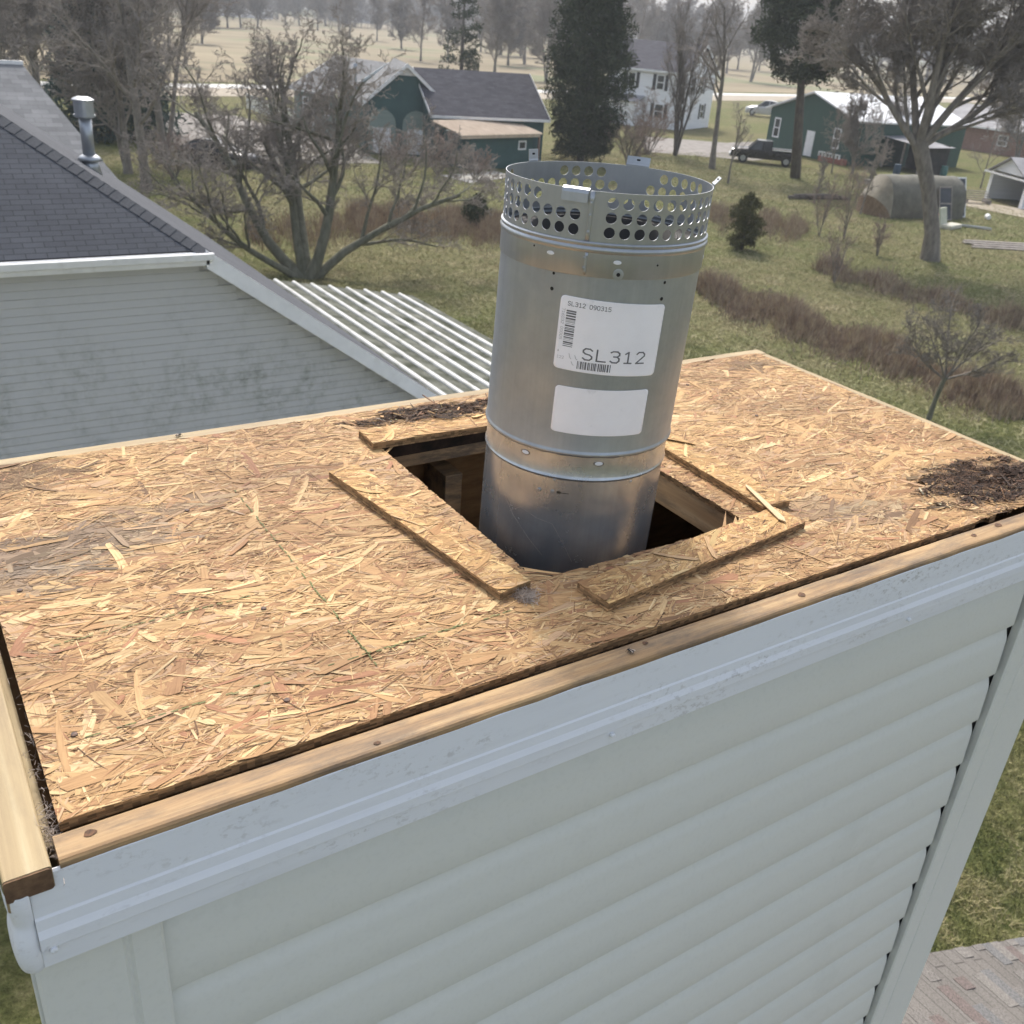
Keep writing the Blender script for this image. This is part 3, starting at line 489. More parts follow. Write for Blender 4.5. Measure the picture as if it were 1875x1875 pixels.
L.new(mixc(N,L,mk,(.485,.49,.495),(.17,.18,.145)),B.inputs['Base Color']); B.inputs['Roughness'].default_value=.55; GREYLAP=m
lap_wall('wall',GREYLAP,lambda x:min(ZE-.06,ZTOP-SLP*abs(x)-.09),-7.1,7.1,.2062,nh)
m=MB(); g=.3
for (a,b_) in (((-7.0,.014),(7.0,13.)),): m.add([(-6.9,.014,0),(6.9,.014,0),(6.9,13,0),(-6.9,13,0),(-6.9,.014,3.75-.2),(6.9,.014,3.75-.2),(6.9,13,3.75-.2),(-6.9,13,3.75-.2)],[(0,1,5,4),(1,2,6,5),(2,3,7,6),(3,0,4,7),(4,5,6,7)])
m.add([(-6.9,.014,3.55),(6.9,.014,3.55),(XE-.1,.014,ZE-.05),(-XE+.1,.014,ZE-.05),(-6.9,.05,3.55),(6.9,.05,3.55),(XE-.1,.05,ZE-.05),(-XE+.1,.05,ZE-.05)],[(0,1,2,3),(4,5,6,7)])
m.build('wall_core',GREYLAP,nh)
OVH=.30; DEP=12.0; q=lambda x,y,z:(x,y,z)
# roof planes: right, left and the clipped hip in front
hipx=XE; ap=XE
zf=ZE+.03
def zr(x): return ZTOP+.005-SLP*abs(x)
slR=lambda x:math.hypot(XR-x,(XR-x)*SLP)
slab_roof('roof',SH_DARK,nh,[
 ([(XR,-OVH,zr(XR)),(XR,DEP,zr(XR)),(0,DEP,zr(0)),(0,-OVH+XE,zr(0)),(XE,-OVH,zr(XE))],[(0,0),(DEP+OVH,0),(DEP+OVH,slR(0)),(XE,slR(0)),(0,slR(XE))]),
 ([(-XR,DEP,zr(XR)),(-XR,-OVH,zr(XR)),(-XE,-OVH,zr(XE)),(0,-OVH+XE,zr(0)),(0,DEP,zr(0))],[(0,0),(DEP+OVH,0),(DEP+OVH,slR(XE)),(DEP-XE,slR(0)),(0,slR(0))]),
 ([(-XE,-OVH,zr(XE)),(XE,-OVH,zr(XE)),(0,-OVH+XE,zr(0))],[(-XE,0),(XE,0),(0,slR(XR-XE))])],.05)
# hip cap shingles
A=np.array([XE,-OVH,zr(XE)]); Bp=np.array([0,-OVH+XE,zr(0)]); dv=Bp-A; Lh=np.linalg.norm(dv); dv/=Lh
nR=np.array([SLP,0,1.]);nR/=np.linalg.norm(nR); nF=np.array([0,-SLP,1.]);nF/=np.linalg.norm(nF); eR=np.cross(dv,nR); eF=np.cross(nF,dv); 
if eR[0]<0: eR=-eR
if eF[1]>0: eF=-eF
CAP=simple('charcoal_cap_shingle',(.050,.055,.064),(.072,.078,.09),40,rough=.9)
m=MB(); k=0; s=0.
while s<Lh-.1:
    s1=min(s+.15,Lh); a=A+dv*(s-.01)+np.array([0,0,.020]); b_=A+dv*s1+np.array([0,0,.010])
    for e_ in(eR,eF): m.add([a,b_,b_+e_*.15+np.array([0,0,-.004]),a+e_*.15+np.array([0,0,-.004]),a-np.array([0,0,.012]),a+e_*.15-np.array([0,0,.014])],[(0,1,2,3),(0,3,5,4)])
    s=s1
m.build('hip_cap',CAP,nh)
# white trim: eave fascia and gutter lip, raking boards, soffit
m=MB(); m.box(-XE-.05,XE+.02,-OVH-.03,-OVH-.005,ZE-.17,ZE-.01); m.extr([(-OVH-.03,ZE-.12),(-OVH-.10,ZE-.10),(-OVH-.115,ZE-.02),(-OVH-.10,ZE-.012),(-OVH-.03,ZE-.02)],-XE-.05,XE+.06,'x'); m.box(-XE,XE,-OVH,0,ZE-.19,ZE-.172); m.build('eave_trim',WHITE,nh)
for sg in(1,-1):
    m=MB()
    for (ya,yb,za,zb) in((-OVH-.03,-OVH-.004,-.23,-.0),(-OVH-.0,-.0,-.24,-.226)):
        x0,x1=sg*(XE-.02),sg*(XR+.02); z0,z1=zr(abs(x0)),zr(abs(x1)); m.add([(x0,ya,z0+za),(x1,ya,z1+za),(x1,yb,z1+za),(x0,yb,z0+za),(x0,ya,z0+zb),(x1,ya,z1+zb),(x1,yb,z1+zb),(x0,yb,z0+zb)],[(0,3,2,1),(4,5,6,7),(0,1,5,4),(1,2,6,5),(2,3,7,6),(3,0,4,7)])
    m.build('rake_trim',WHITE,nh)
m=MB(); m.extr([(XR,zr(XR)-.14),(XR+.03,zr(XR)-.13),(XR+.045,zr(XR)-.05),(XR+.035,zr(XR)-.045),(XR+.0,zr(XR)-.07)],-OVH,DEP,'y'); m.build('gutter',WHITE,nh)
# flue on the right roof plane
fv=thing('flue_vent','shiny galvanised flue with round cap standing on the charcoal roof','roof vent',(3.25,16.75,0)); fz=6.22
m=MB(); m.tube([(0,0,fz),(0,0,fz+.30)],[.17,.12],20); m.tube([(0,0,fz+.24),(0,0,fz+.30),(0,0,fz+.33)],[.20,.15,.10],20); m.build('flashing',GALVB,fv,smooth=True)
m=MB(); m.tube([(0,0,fz+.3),(0,0,fz+.93)],.095,20); m.build('pipe',GALVB,fv,smooth=True)
m=MB(); m.tube([(0,0,fz+.88),(0,0,fz+.90),(0,0,fz+.93)],[.12,.165,.165],20); m.tube([(0,0,fz+.93),(0,0,fz+1.14)],.15,20); m.tube([(0,0,fz+1.13),(0,0,fz+1.155),(0,0,fz+1.19)],[.168,.168,.10],20); m.build('cap',GALVB,fv,smooth=False)
# corrugated patio roof behind
CORR=simple('white_corrugated_sheet',(.40,.41,.40),(.52,.53,.52),3,(1,.3,1),rough=.45,c3=(.30,.31,.28),sc3=2.2,lo3=.50,hi3=.66)
GRIMSHADE=simple('grimy_shaded_sheet',(.045,.05,.035),(.17,.175,.15),2.6,(1,.7,1),rough=.95,spec=.05)  # dark valleys: grime, with purlin shadow painted into the colour
pr_=thing('patio_roof','white corrugated patio roof on posts beside the grey house','patio roof',(0,0,0))
m=MB(); m2=MB(); sp=.40; x=7.05; 
while x<10.75:
    z=3.10-.11*(x-8); y0=9.2; y1=21.4-.33*(x-7.05)
    arc=[(x+sp*.15*math.cos(a),z+.055*math.sin(a)) for a in np.linspace(math.pi,0,7)]; pr=arc+[(p,q_-.006) for p,q_ in arc[::-1]]
    m.extr(pr,y0,y1,'y'); m2.add([(x+sp*.12,y0,z+.002),(x+sp*.88,y0,z-.11*sp+.004),(x+sp*.88,y1,z-.11*sp+.004),(x+sp*.12,y1,z+.002)],[(0,1,2,3)])
    x+=sp
m.build('corrugated_ridges',CORR,pr_); m2.build('sheet_valleys',GRIMSHADE,pr_)
m=MB()
for y in np.arange(9.6,21,1.15): m.add([(7.0,y,3.05),(10.75,y,2.62),(10.75,y+.09,2.62),(7.0,y+.09,3.05),(7.0,y,3.16),(10.75,y,2.76),(10.75,y+.09,2.76),(7.0,y+.09,3.16)],[(0,3,2,1),(4,5,6,7),(0,1,5,4),(1,2,6,5),(2,3,7,6),(3,0,4,7)])
m.build('purlin',BARK,pr_)
for y in(9.7,14.8,19.7): 
    for x in (7.35,10.6): m=MB(); m.box(x-.06,x+.06,y-.06,y+.06,0,2.7 if x>9 else 3.0); m.build('post',WHITE,pr_)
# far-left hip roof house
hb=thing('hip_roof_house','weathered grey hip roofed house partly hidden behind the charcoal roof','house',(0,36.6,0))
ex,ez=6.9,3.55; m=MB(); m.box(-9,ex-.5,-4.2,4.2,0,ez); m.build('wall',GREYLAP,hb)
slab_roof('roof',SH_GREY,hb,[([(-9.5,-4.9,ez),(ex,-4.9,ez),(5.2,0,6.55),(-9.5,0,6.55)],[(0,0),(16,0),(14.5,5.6),(0,5.6)]),([(ex,-4.9,ez),(ex,4.9,ez),(5.2,0,6.55)],[(0,0),(9.8,0),(4.9,3.6)]),([(ex,4.9,ez),(-9.5,4.9,ez),(-9.5,0,6.55),(5.2,0,6.55)],[(0,0),(16,0),(16,5.6),(1.5,5.6)])],.1)
m=MB(); m.box(-9.5,5.25,-.06,.06,6.5,6.62); m.build('ridge_cap',WHITE,hb)
# brown shingle roof at the foot of the chase (right)
pf=thing('shingle_roof_house','low house wing with weathered brown and grey shingle roof just below the chase','house',(0,0,0))
sl_=.51; zx=lambda x:4.40-sl_*(x-4.33); kx=math.hypot(1,sl_)
slab_roof('roof',SH_BROWN,pf,[([(1.90,-6,zx(1.90)),(8.2,-6,zx(8.2)),(8.2,1.0,zx(8.2)),(1.90,1.0,zx(1.90))],[(-6,6.3*kx),(-6,0),(1,0),(1,6.3*kx)])],.05)
m=MB(); rnd=random.Random(4)      # laminated tabs standing proud of the roof
nn=np.array([sl_,0,1.])/kx; dn=np.array([1,0,-sl_])/kx
s_=0.
while s_<6.6:
    y=-1.5+rnd.random()*.3
    while y<1.0:
        wd=rnd.uniform(.07,.30); 
        if rnd.random()<.52:
            y1=min(y+wd,1.002); a=np.array([1.9,y,zx(1.9)])+dn*s_+nn*.001; b_=a+np.array([0,y1-y,0]); c_=b_+dn*.137; d_=a+dn*.137; h=nn*rnd.uniform(.004,.007)
            m.add([a,b_,c_,d_,a+h*.3,b_+h*.3,c_+h,d_+h],[(0,3,2,1),(4,5,6,7),(0,1,5,4),(1,2,6,5),(2,3,7,6),(3,0,4,7)])
        y+=wd+rnd.uniform(0,.12)
    s_+=.137
m.c=[]; 
for k in range(len(m.f)//6):
    c_=rnd.choice(((.175,.162,.146),(.155,.143,.13),(.135,.108,.098),(.19,.177,.16),(.135,.133,.13))); m.c+=[c_]*6
mt,t_,N_,L_,B_=newmat('laminated_shingle_tab'); ob_=N_.new('ShaderNodeTexCoord').outputs['Object']; n_=noise(N_,L_,ob_,(1,1,1),80,4,.85)
L_.new(mixc(N_,L_,1.,attr(N_),ramp(N_,L_,n_,[(.36,(.45,)*3),(.64,(1.6,)*3)]),'MULTIPLY'),B_.inputs['Base Color']); B_.inputs['Roughness'].default_value=.95; bump(N_,L_,B_,n_,.4,.002)
m.build('shingle_tabs',mt,pf)
m=MB(); m.add([(2.1,.78,0),(7.7,.78,0),(7.7,.78,zx(7.7)-.07),(2.1,.78,zx(2.1)-.07),(2.1,-6,0),(7.7,-6,0),(7.7,-6,zx(7.7)-.07),(2.1,-6,zx(2.1)-.07)],[(0,3,2,1),(0,1,5,4),(1,2,6,5),(2,3,7,6),(3,0,4,7),(4,5,6,7)]); m.build('wall',VINYL,pf)
# ------------------------------------------------------------------ houses across the lawn
GRN=simple('sage_green_siding',(.20,.26,.235),(.25,.31,.28),.8,(.3,.3,6),rough=.7); TEAL=simple('dark_teal_siding',(.025,.075,.075),(.04,.10,.10),.8,rough=.6); BGREEN=simple('dark_green_metal_siding',(.012,.055,.040),(.02,.072,.054),1.2,(6,6,.4),rough=.5)
WSID=simple('white_lap_siding',(.76,.77,.79),(.86,.87,.89),1.2,(.3,.3,7),rough=.6); BRICK=simple('brown_brick',(.20,.12,.09),(.30,.19,.15),3,(1,1,4),rough=.9); TANR=simple('tan_corrugated_roof',(.50,.40,.30),(.62,.52,.41),3,(1,.4,1),rough=.7); RUST=simple('weathered_grey_roof',(.19,.19,.20),(.30,.30,.31),.9,rough=.8)
DARKIN=simple('dark_interior',(.02,.02,.02),(.05,.045,.04),2,rough=.9); WOODG=simple('weathered_grey_wood',(.20,.18,.16),(.32,.29,.26),3,(1,1,3),rough=.9)
GR=lambda *a:G(*a)
# sage green house: left wing, cross gable, dark roofed wing
p=GR(540,236); q_=GR(655,262); d_=(q_-p)/np.linalg.norm(q_-p)
hs,_,_=house('sage_house','sage green house with pale grey roof and white eaves, left part of the green home','house' and p,p+d_*5.9,8.6,3.1,5.3,GRN,SH_GREY,ov=.3,wins=(('f',1.6,2.0,.8,1.1,False),('f',4.4,1.9,.7,.9,False)),th=.08)
m=MB(); m.box(2.3,2.65,-.06,.0,.2,2.6); m.build('corner_trim',WHITE,hs)
a=GR(668,282); b_=GR(790,288); u_=(b_-a)/np.linalg.norm(b_-a); n_=np.array([-u_[1],u_[0],0])
if n_@F_<0: n_=-n_
# cross gable: ridge runs away from the camera
gt=thing('teal_gable_house','teal house with white trimmed front gable and arched sage panels, joined to the green home','house',(a[0],a[1],0),math.atan2(u_[1],u_[0])); Wg=float(np.linalg.norm(b_-a))+.9
m=MB(); e_,r_=3.4,5.75; m.add([(0,0,0),(Wg,0,0),(Wg,7,0),(0,7,0),(0,0,e_),(Wg,0,e_),(Wg,7,e_),(0,7,e_),(Wg/2,0,r_),(Wg/2,7,r_)],[(0,1,5,8,4),(2,3,7,9,6),(0,4,7,3),(1,2,6,5)]); m.build('wall',TEAL,gt)
s_=(r_-e_)/(Wg/2); slab_roof('roof',SH_GREY,gt,[([(-.35,-.35,e_-.35*s_+.1),(Wg/2,-.35,r_+.1),(Wg/2,7.2,r_+.1),(-.35,7.2,e_-.35*s_+.1)],[(0,0),(0,3),(7.5,3),(7.5,0)]),([(Wg+.35,-.35,e_-.35*s_+.1),(Wg+.35,7.2,e_-.35*s_+.1),(Wg/2,7.2,r_+.1),(Wg/2,-.35,r_+.1)],[(0,0),(7.5,0),(7.5,3),(0,3)])],.09)
m=MB()
for x0,x1 in((-.38,Wg/2),(Wg+.38,Wg/2)):
    z0,z1=e_-.38*s_,r_; m.add([(x0,-.42,z0-.12),(x1,-.42,z1-.12),(x1,-.37,z1-.12),(x0,-.37,z0-.12),(x0,-.42,z0+.14),(x1,-.42,z1+.14),(x1,-.37,z1+.14),(x0,-.37,z0+.14)],[(0,3,2,1),(4,5,6,7),(0,1,5,4),(1,2,6,5),(2,3,7,6),(3,0,4,7)])
m.add([(Wg/2-.75,-.05,r_-.75*s_),(Wg/2+.75,-.05,r_-.75*s_),(Wg/2,-.05,r_)],[(0,1,2)]); m.build('gable_trim',WHITE,gt)
for k in(0,1):
    cx=1.15+k*2.35; pts=[(cx-.95,-.03,.1),(cx+.95,-.03,.1)]+[(cx+.95*math.cos(t_),-.03,2.0+.95*math.sin(t_)) for t_ in np.linspace(0,math.pi,9)]; m=MB(); m.add(pts+[(x,.0,z) for x,_,z in pts],[tuple(range(11))]+[(i,(i+1)%11,11+(i+1)%11,11+i) for i in range(11)]); m.build('arched_panel',GRN,gt)
    m=MB(); m.box(cx-.6,cx+.6,-.08,-.03,.15,1.75); m.build('lattice_door',WSID,gt)
m=MB(); m.box(Wg-.5,Wg-.38,-.12,-.02,0,2.4); m.build('post',WHITE,gt)
m=MB(); m.tube([(-.55,1.2,3.6),(-.55,1.2,5.4)],.10,8); m.tube([(-.55,1.2,5.4),(-.55,1.2,5.6)],[.2,.12],8); m.build('flue',GALVB,gt)
# dark roofed wing
c=GR(792,296); d2=GR(990,300); 
dw,Lw,_=house('dark_roof_wing','long teal wing with dark slate coloured roof beside the big evergreen','x' and c,d2,7.4,3.05,5.5,TEAL,SH_NAVY,ov=.3,th=.1,trim=WHITE)
for x in (.9,): m=MB(); m.box(x,x+.9,-.04,0,.1,2.1); m.build('door',WHITE,dw,bevel=.01)
# teal shed with tan corrugated roof in front
c=GR(858,312); d2=GR(972,306); u_=(d2-c)/np.linalg.norm(d2-c); sh=thing('lean_to_shed','dark teal lean-to shed with tan corrugated roof in front of the dark roofed wing','shed',(c[0],c[1],0),math.atan2(u_[1],u_[0])); Ls=float(np.linalg.norm(d2-c))
m=MB(); m.box(0,Ls,0,2.6,0,2.15); m.build('wall',TEAL,sh)
m=MB(); n=40; x0,x1=-1.2,Ls+.4
for i in range(n):
    for j,(fx,dz) in enumerate(((0,0),(.5,.07))): pass
pts=[(x0+(x1-x0)*i/80,.05*math.cos(i*math.pi)) for i in range(81)]
m.v=[(x,-.45,2.22+z) for x,z in pts]+[(x,2.7,2.75+z) for x,z in pts]+[(x,-.45,2.16+z) for x,z in pts]; m.f=[(i,i+1,82+i,81+i) for i in range(80)]+[(i,i+1,163+i,162+i) for i in range(80)]; m.build('corrugated_roof',TANR,sh)
m=MB(); m.box(x0+.1,x1-.1,-.40,-.34,2.0,2.15); m.build('beam',TANR,sh); window(sh,(Ls-1.0,0,1.45),(1,0,0),None,.75,.6,n=(0,-1,0),bars=0)
m=MB(); m.box(Ls+.2,Ls+.32,-.4,-.28,0,2.1); m.build('post',BRICK,sh)
# white railed ramp at the left of the sage house
c=GR(452,200); d2=GR(545,236); u_=(d2-c); Lr=float(np.linalg.norm(u_[:2])); rl=thing('white_railing','white picket railing beside the sage green house','railing',(c[0],c[1],0),math.atan2(u_[1],u_[0]))
m=MB(); m.box(0,Lr,-.04,.04,1.15,1.3); m.box(0,Lr,-.03,.03,.35,.45); m.build('rail',WHITE,rl)
m=MB(); 
for x in np.arange(0,Lr,.45): m.box(x,x+.13,-.035,.035,.1,1.2)
m.build('pickets',WHITE,rl)
# white two storey house
p=GR(1240,239); pl=GR(1143,226); pr2=GR(1322,221)
u_=(p-pl)/np.linalg.norm(p-pl); 
wt,Lw,_=house('white_house','two storey white house with dark shuttered windows behind bare trees','x' and p-u_*8.8,p,8.4,5.5,8.0,WSID,SH_NAVY,ov=.3,th=.14,wins=(('f',2.9,4.35,.95,1.5,True),('f',6.2,4.35,.95,1.5,True),('f',6.4,1.6,1.1,1.5,True),('r',4.9,4.2,.9,1.5,True),('r',5.9,1.7,.9,1.5,True),('r',2.2,4.2,.9,1.5,True)))
m=MB(); m.box(-.05,4.4,-1.6,-.02,0,2.35); m.build('porch',WSID,wt); m=MB(); m.add([(-.3,-1.9,2.36),(4.7,-1.9,2.36),(4.7,0,2.9),(-.3,0,2.9)],[(0,1,2,3)]); m.build('porch_roof',RUST,wt)
# green barn with white metal roof
p=GR(1400,271); q_=GR(1553,304); 
bu=(q_-p)/np.linalg.norm(q_-p); bn=np.array([-bu[1],bu[0],0]); 
if bn@F_<0: bn=-bn
Wb=float(np.linalg.norm(q_-p)); bt=thing('green_barn','dark green barn with bright white metal roof and white framed windows','barn',(p[0],p[1],0),math.atan2(bu[1],bu[0]))
e_,r_,Lb=3.6,5.3,13.5
sxn=-1 if (bn[0]*-bu[1]+bn[1]*bu[0])<0 else 1
m=MB(); m.add([(0,0,0),(Wb,0,0),(Wb,Lb,0),(0,Lb,0),(0,0,e_),(Wb,0,e_),(Wb,Lb,e_),(0,Lb,e_),(Wb/2,0,r_),(Wb/2,Lb,r_)],[(0,1,5,8,4),(2,3,7,9,6),(0,4,7,3),(1,2,6,5)]); m.build('wall',BGREEN,bt)
s_=(r_-e_)/(Wb/2); E_=.4; slab_roof('roof',WHITEM,bt,[([(-E_,-E_,e_-E_*s_+.1),(Wb/2,-E_,r_+.1),(Wb/2,Lb+.3,r_+.1),(-E_,Lb+.3,e_-E_*s_+.1)],[(0,0),(0,1),(1,1),(1,0)]),([(Wb+E_,-E_,e_-E_*s_+.1),(Wb+E_,Lb+.3,e_-E_*s_+.1),(Wb/2,Lb+.3,r_+.1),(Wb/2,-E_,r_+.1)],[(0,0),(1,0),(1,1),(0,1)])],.12)
window(bt,(1.15,0,1.95),(1,0,0),None,.85,1.7,n=(0,-1,0)); window(bt,(Wb-2.0,0,1.95),(1,0,0),None,.85,1.7,n=(0,-1,0))
m=MB(); m.box(Wb*.48,Wb*.48+1.,-.05,0,.1,2.2); m.build('door',WHITE,bt,bevel=.01)
m=MB(); m.box(Wb-2.9,Wb-.4,-.9,-.7,.75,.82); [m.box(Wb-2.9+i*.4,Wb-2.8+i*.4,-.88,-.72,.45,.8) for i in range(7)]; m.build('rack',WHITE,bt)
m=MB(); m.box(Wb-3.2,Wb-.2,-.5,-.03,0,.45); m.build('brick_base',simple('red_brick_base',(.28,.09,.06),(.42,.20,.16),4,rough=.9),bt)
# leaning lean-to with clutter at the right side of the barn
p2=p+bu*(Wb+.3)+bn*3.5; cl=thing('open_lean_to','open fronted dark lean-to full of clutter against the green barn','shed',(p2[0],p2[1],0),math.atan2(bu[1],bu[0]))
m=MB(); m.box(0,4.2,3.0,3.1,0,2.3); m.box(4.1,4.2,0,3,0,2.2); m.build('wall',DARKIN,cl); m=MB(); m.add([(-.3,-.3,2.5),(4.6,-.3,2.15),(4.6,3.3,2.2),(-.3,3.3,2.6)],[(0,1,2,3)]); m.build('roof',RUST,cl)
for x in(.1,2.1,4.0): m=MB(); m.box(x,x+.12,-.1,.02,0,2.3); m.build('post',WOODG,cl)
# brown brick ranch house
p=GR(1700,262); q_=GR(1880,292); rh,_,_=house('brick_ranch_house','low brown brick house with weathered grey roof right of the barn','x' and p,p+(q_-p)*1.6,8,2.6,4.3,BRICK,RUST,ov=.5,th=.1,wins=(('f',9,1.4,1.2,1.1,False),('f',13,1.4,1.2,1.1,False)))
# white garage with open front
p=GR(1803,362); q_=GR(1895,392); u_=(q_-p)/np.linalg.norm(q_-p); gg=thing('open_garage','small white gabled garage with dark open front','garage',(p[0],p[1],0),math.atan2(u_[1],u_[0])); Wg=4.6
m=MB(); m.add([(0,.0,2.0),(Wg,.0,2.0),(Wg/2,.0,3.0),(0,.08,2.0),(Wg,.08,2.0),(Wg/2,.08,3.0)],[(0,1,2),(5,4,3),(0,3,4,1)]); m.box(-.1,.25,0,.1,0,2.02); m.box(Wg-.25,Wg+.1,0,.1,0,2.02); m.box(0,.06,.1,5,0,2.); m.box(Wg-.06,Wg,.1,5,0,2.); m.build('wall',WSID,gg)
m=MB(); m.box(.06,Wg-.06,4.9,5.,0,2.2); m.build('back_wall',DARKIN,gg); slab_roof('roof',RUST,gg,[([(-.4,-.3,1.85),(Wg/2,-.3,3.1),(Wg/2,5.2,3.1),(-.4,5.2,1.85)],[(0,0)]*4),([(Wg+.4,-.3,1.85),(Wg+.4,5.2,1.85),(Wg/2,5.2,3.1),(Wg/2,-.3,3.1)],[(0,0)]*4)],.07)
m=MB(); m.box(-.42,Wg+.42,-.36,-.31,1.78,1.9); m.build('trim',WHITE,gg)
# far buildings at the top of the frame
for lab_,(x,y),wd,h1,h2,wm,rm in (('long white farm building beyond the field at the left top',(385,28),34,5,8,WSID,SH_GREY),('grey barn among far trees beyond the field',(630,40),30,4.5,7.5,GREYLAP,RUST),('pale low building beyond the white house',(1165,70),16,4,6.5,WSID,RUST)):
    p=GR(x,y); d_=rdir*1. ; house('far_building',lab_,'x' and p,p+d_*wd,14,h1,h2,wm,rm,ov=.4,th=.3,cat='building',trim=None)
# ------------------------------------------------------------------ yard things
TARP=simple('olive_tarpaulin',(.085,.083,.062),(.15,.143,.11),1.6,rough=.7,bmp=.5,bd=.05); CLEARP=simple('dirty_clear_plastic',(.20,.175,.125),(.30,.27,.20),2,rough=.4)
c=GR(1608,400); d2=GR(1762,402); u_=(d2-c)/np.linalg.norm(d2-c); tt=thing('hoop_tent','round topped olive tarp shelter with clear plastic front','tent',(c[0],c[1],0),math.atan2(u_[1],u_[0])); Lt=float(np.linalg.norm(d2-c))
m=MB(); n=14; rows=[]; 
for j,xx in enumerate(np.linspace(0.9,Lt,8)): rows.append([(xx,1.5-1.5*math.cos(t_)+.04*math.sin(j*2+t_*5),2.35*math.sin(t_)**.8+.03*math.sin(j*3+t_*7)) for t_ in np.linspace(0,math.pi,n+1)])
for r0 in rows: m.v+=r0
m.f=[(i*(n+1)+j,i*(n+1)+j+1,(i+1)*(n+1)+j+1,(i+1)*(n+1)+j) for i in range(7) for j in range(n)]+[tuple(range(7*(n+1),8*(n+1)))]; o=m.build('cover',TARP,tt,smooth=True)
m=MB(); pts=[(0.9*(1-.9*math.sin(t_))+0.0,1.5-1.5*math.cos(t_),1.1*math.sin(t_)**.8) for t_ in np.linspace(0,math.pi,n+1)]; m.v=pts+rows[0]; m.f=[(j,j+1,n+2+j,n+1+j) for j in range(n)]; m.build('front_panel',CLEARP,tt,smooth=True)
m=MB(); m.v=[(p_[0],p_[1],0) for p_ in pts]+pts; m.f=[(j,j+1,n+2+j,n+1+j) for j in range(n)]; m.build('base_wall',simple('brown_boards',(.15,.10,.06),(.28,.20,.13),4,(6,6,1),rough=.9),tt)
def frame_lean(label,px,w_,h_,mat,lean=.35,rz=None,pane=None):
    c=GR(*px); t=thing('window_frame',label,'window frame',(c[0],c[1],0),math.atan2(u_[1],u_[0]) if rz is None else rz,'old window frames leaning by the tarp shelter'); m=MB()
    f=lambda x,z:(x,z*lean,z)
    for x0,x1,z0,z1 in((0,.08,0,h_),(w_-.08,w_,0,h_),(.08,w_-.08,0,.08),(.08,w_-.08,h_-.08,h_),(.08,w_-.08,h_*.48,h_*.52)):
        m.add([f(x0,z0),f(x1,z0),f(x1,z1),f(x0,z1)]+[(a_,b_+.05,c_) for a_,b_,c_ in(f(x0,z0),f(x1,z0),f(x1,z1),f(x0,z1))],[(0,1,2,3),(7,6,5,4),(0,4,5,1),(1,5,6,2),(2,6,7,3),(3,7,4,0)])
    m.build('frame',mat,t); m=MB(); m.add([(.08,.03+.08*lean,.08),(w_-.08,.03+.08*lean,.08),(w_-.08,.03+(h_-.08)*lean,h_-.08),(.08,.03+(h_-.08)*lean,h_-.08)],[(0,1,2,3)]); m.build('pane',GLASS if pane is None else pane,t)
frame_lean('grey framed window with two panes leaning beside the red can',(1719,404),1.0,1.9,WOODG); frame_lean('taller pale window frame leaning at the right end of the tarp shelter',(1745,398),1.0,2.3,WHITE)
REDP=simple('red_plastic',(.45,.03,.03),(.55,.05,.04),3,rough=.5)
c=GR(1712,411); t=thing('fuel_can','red plastic can standing by the big bare tree and tarp shelter','can',(c[0],c[1],0),.3); m=MB(); m.box(-.22,.22,-.14,.14,0,.62); m.build('body',REDP,t,bevel=.05); m=MB(); m.tube([(.12,0,.62),(.2,0,.75)],.04,8); m.build('spout',DARKIN,t)
c=GR(1740,418); t=thing('old_cushion','pale folded mattress lying in the grass before the window frames','cushion',(c[0],c[1],0),.2); m=MB(); m.box(-.8,.8,-.35,.35,0,.25); m.build('pad',simple('pale_cloth',(.45,.44,.36),(.6,.58,.5),4,rough=.9),t,bevel=.08); m=MB(); m.add([(-.8,.3,.2),(.1,.3,.2),(.1,.55,1.1),(-.8,.55,1.1),(-.8,.4,.2),(.1,.4,.2),(.1,.65,1.1),(-.8,.65,1.1)],[(0,1,2,3),(7,6,5,4),(0,4,5,1),(1,5,6,2),(2,6,7,3),(3,7,4,0)]); m.build('raised_back',simple('pale_green_cloth',(.40,.42,.33),(.52,.53,.43),4,rough=.9),t)
c=GR(1785,418); m=MB(); m.box(-.9,.9,-.16,.16,0,.06); m.box(-.9,.9,-.16,-.12,.06,.1); m.box(-.9,.9,.12,.16,.06,.1); o=m.build('metal_channel',GALVB); o.location=(c[0],c[1],.03); o.rotation_euler=(0,0,-.9); tag(o,'long pale metal channel lying on the grass right of the mattress','scrap metal')
c=GR(1808,402); t=thing('bucket','white bucket lying on its side in the grass','bucket',(c[0],c[1],.16),.8); m=MB(); m.tube([(-.22,0,0),(.22,0,.0)],[.13,.17],14); m.build('body',WHITE,t); m=MB(); m.tube([(.20,0,0),(.235,0,0)],[.185,.185],14); m.build('rim',WHITE,t)
c=GR(1840,452); t=thing('plank_pile','low pile of weathered grey planks on the green lawn','plank pile',(c[0],c[1],0),-.45)
for k in range(6): m=MB(); m.box(-2.4+.2*(k%3),2.2-.15*(k%2),-.9+.3*k,-.63+.3*k,.02+.05*(k%2),.07+.05*(k%2)); m.build('plank',WOODG,t)
c=GR(1505,366); t=thing('log_pile','dark fallen logs lying behind the saplings','log pile',(c[0],c[1],0),-.35)
for k in range(6): m=MB(); m.tube([(-2.6+.4*k,-.3+.12*(k%3),.12+.1*(k%2)),(0+.2*k,.0+.1*(k%2),.16+.12*(k%2)),(2.2-.1*k,.25-.1*(k%3),.12)],[.12,.11,.08],7); m.build('log',BARKD,t)
c=GR(1785,372); t=thing('wood_crate','weathered slatted crate leaning by the garage','crate',(c[0],c[1],0),-.5)
for k in range(5): m=MB(); m.box(-.9,.9,-.5+.22*k,-.36+.22*k,.25+.12*k,.30+.12*k); m.build('slat',WOODG,t)
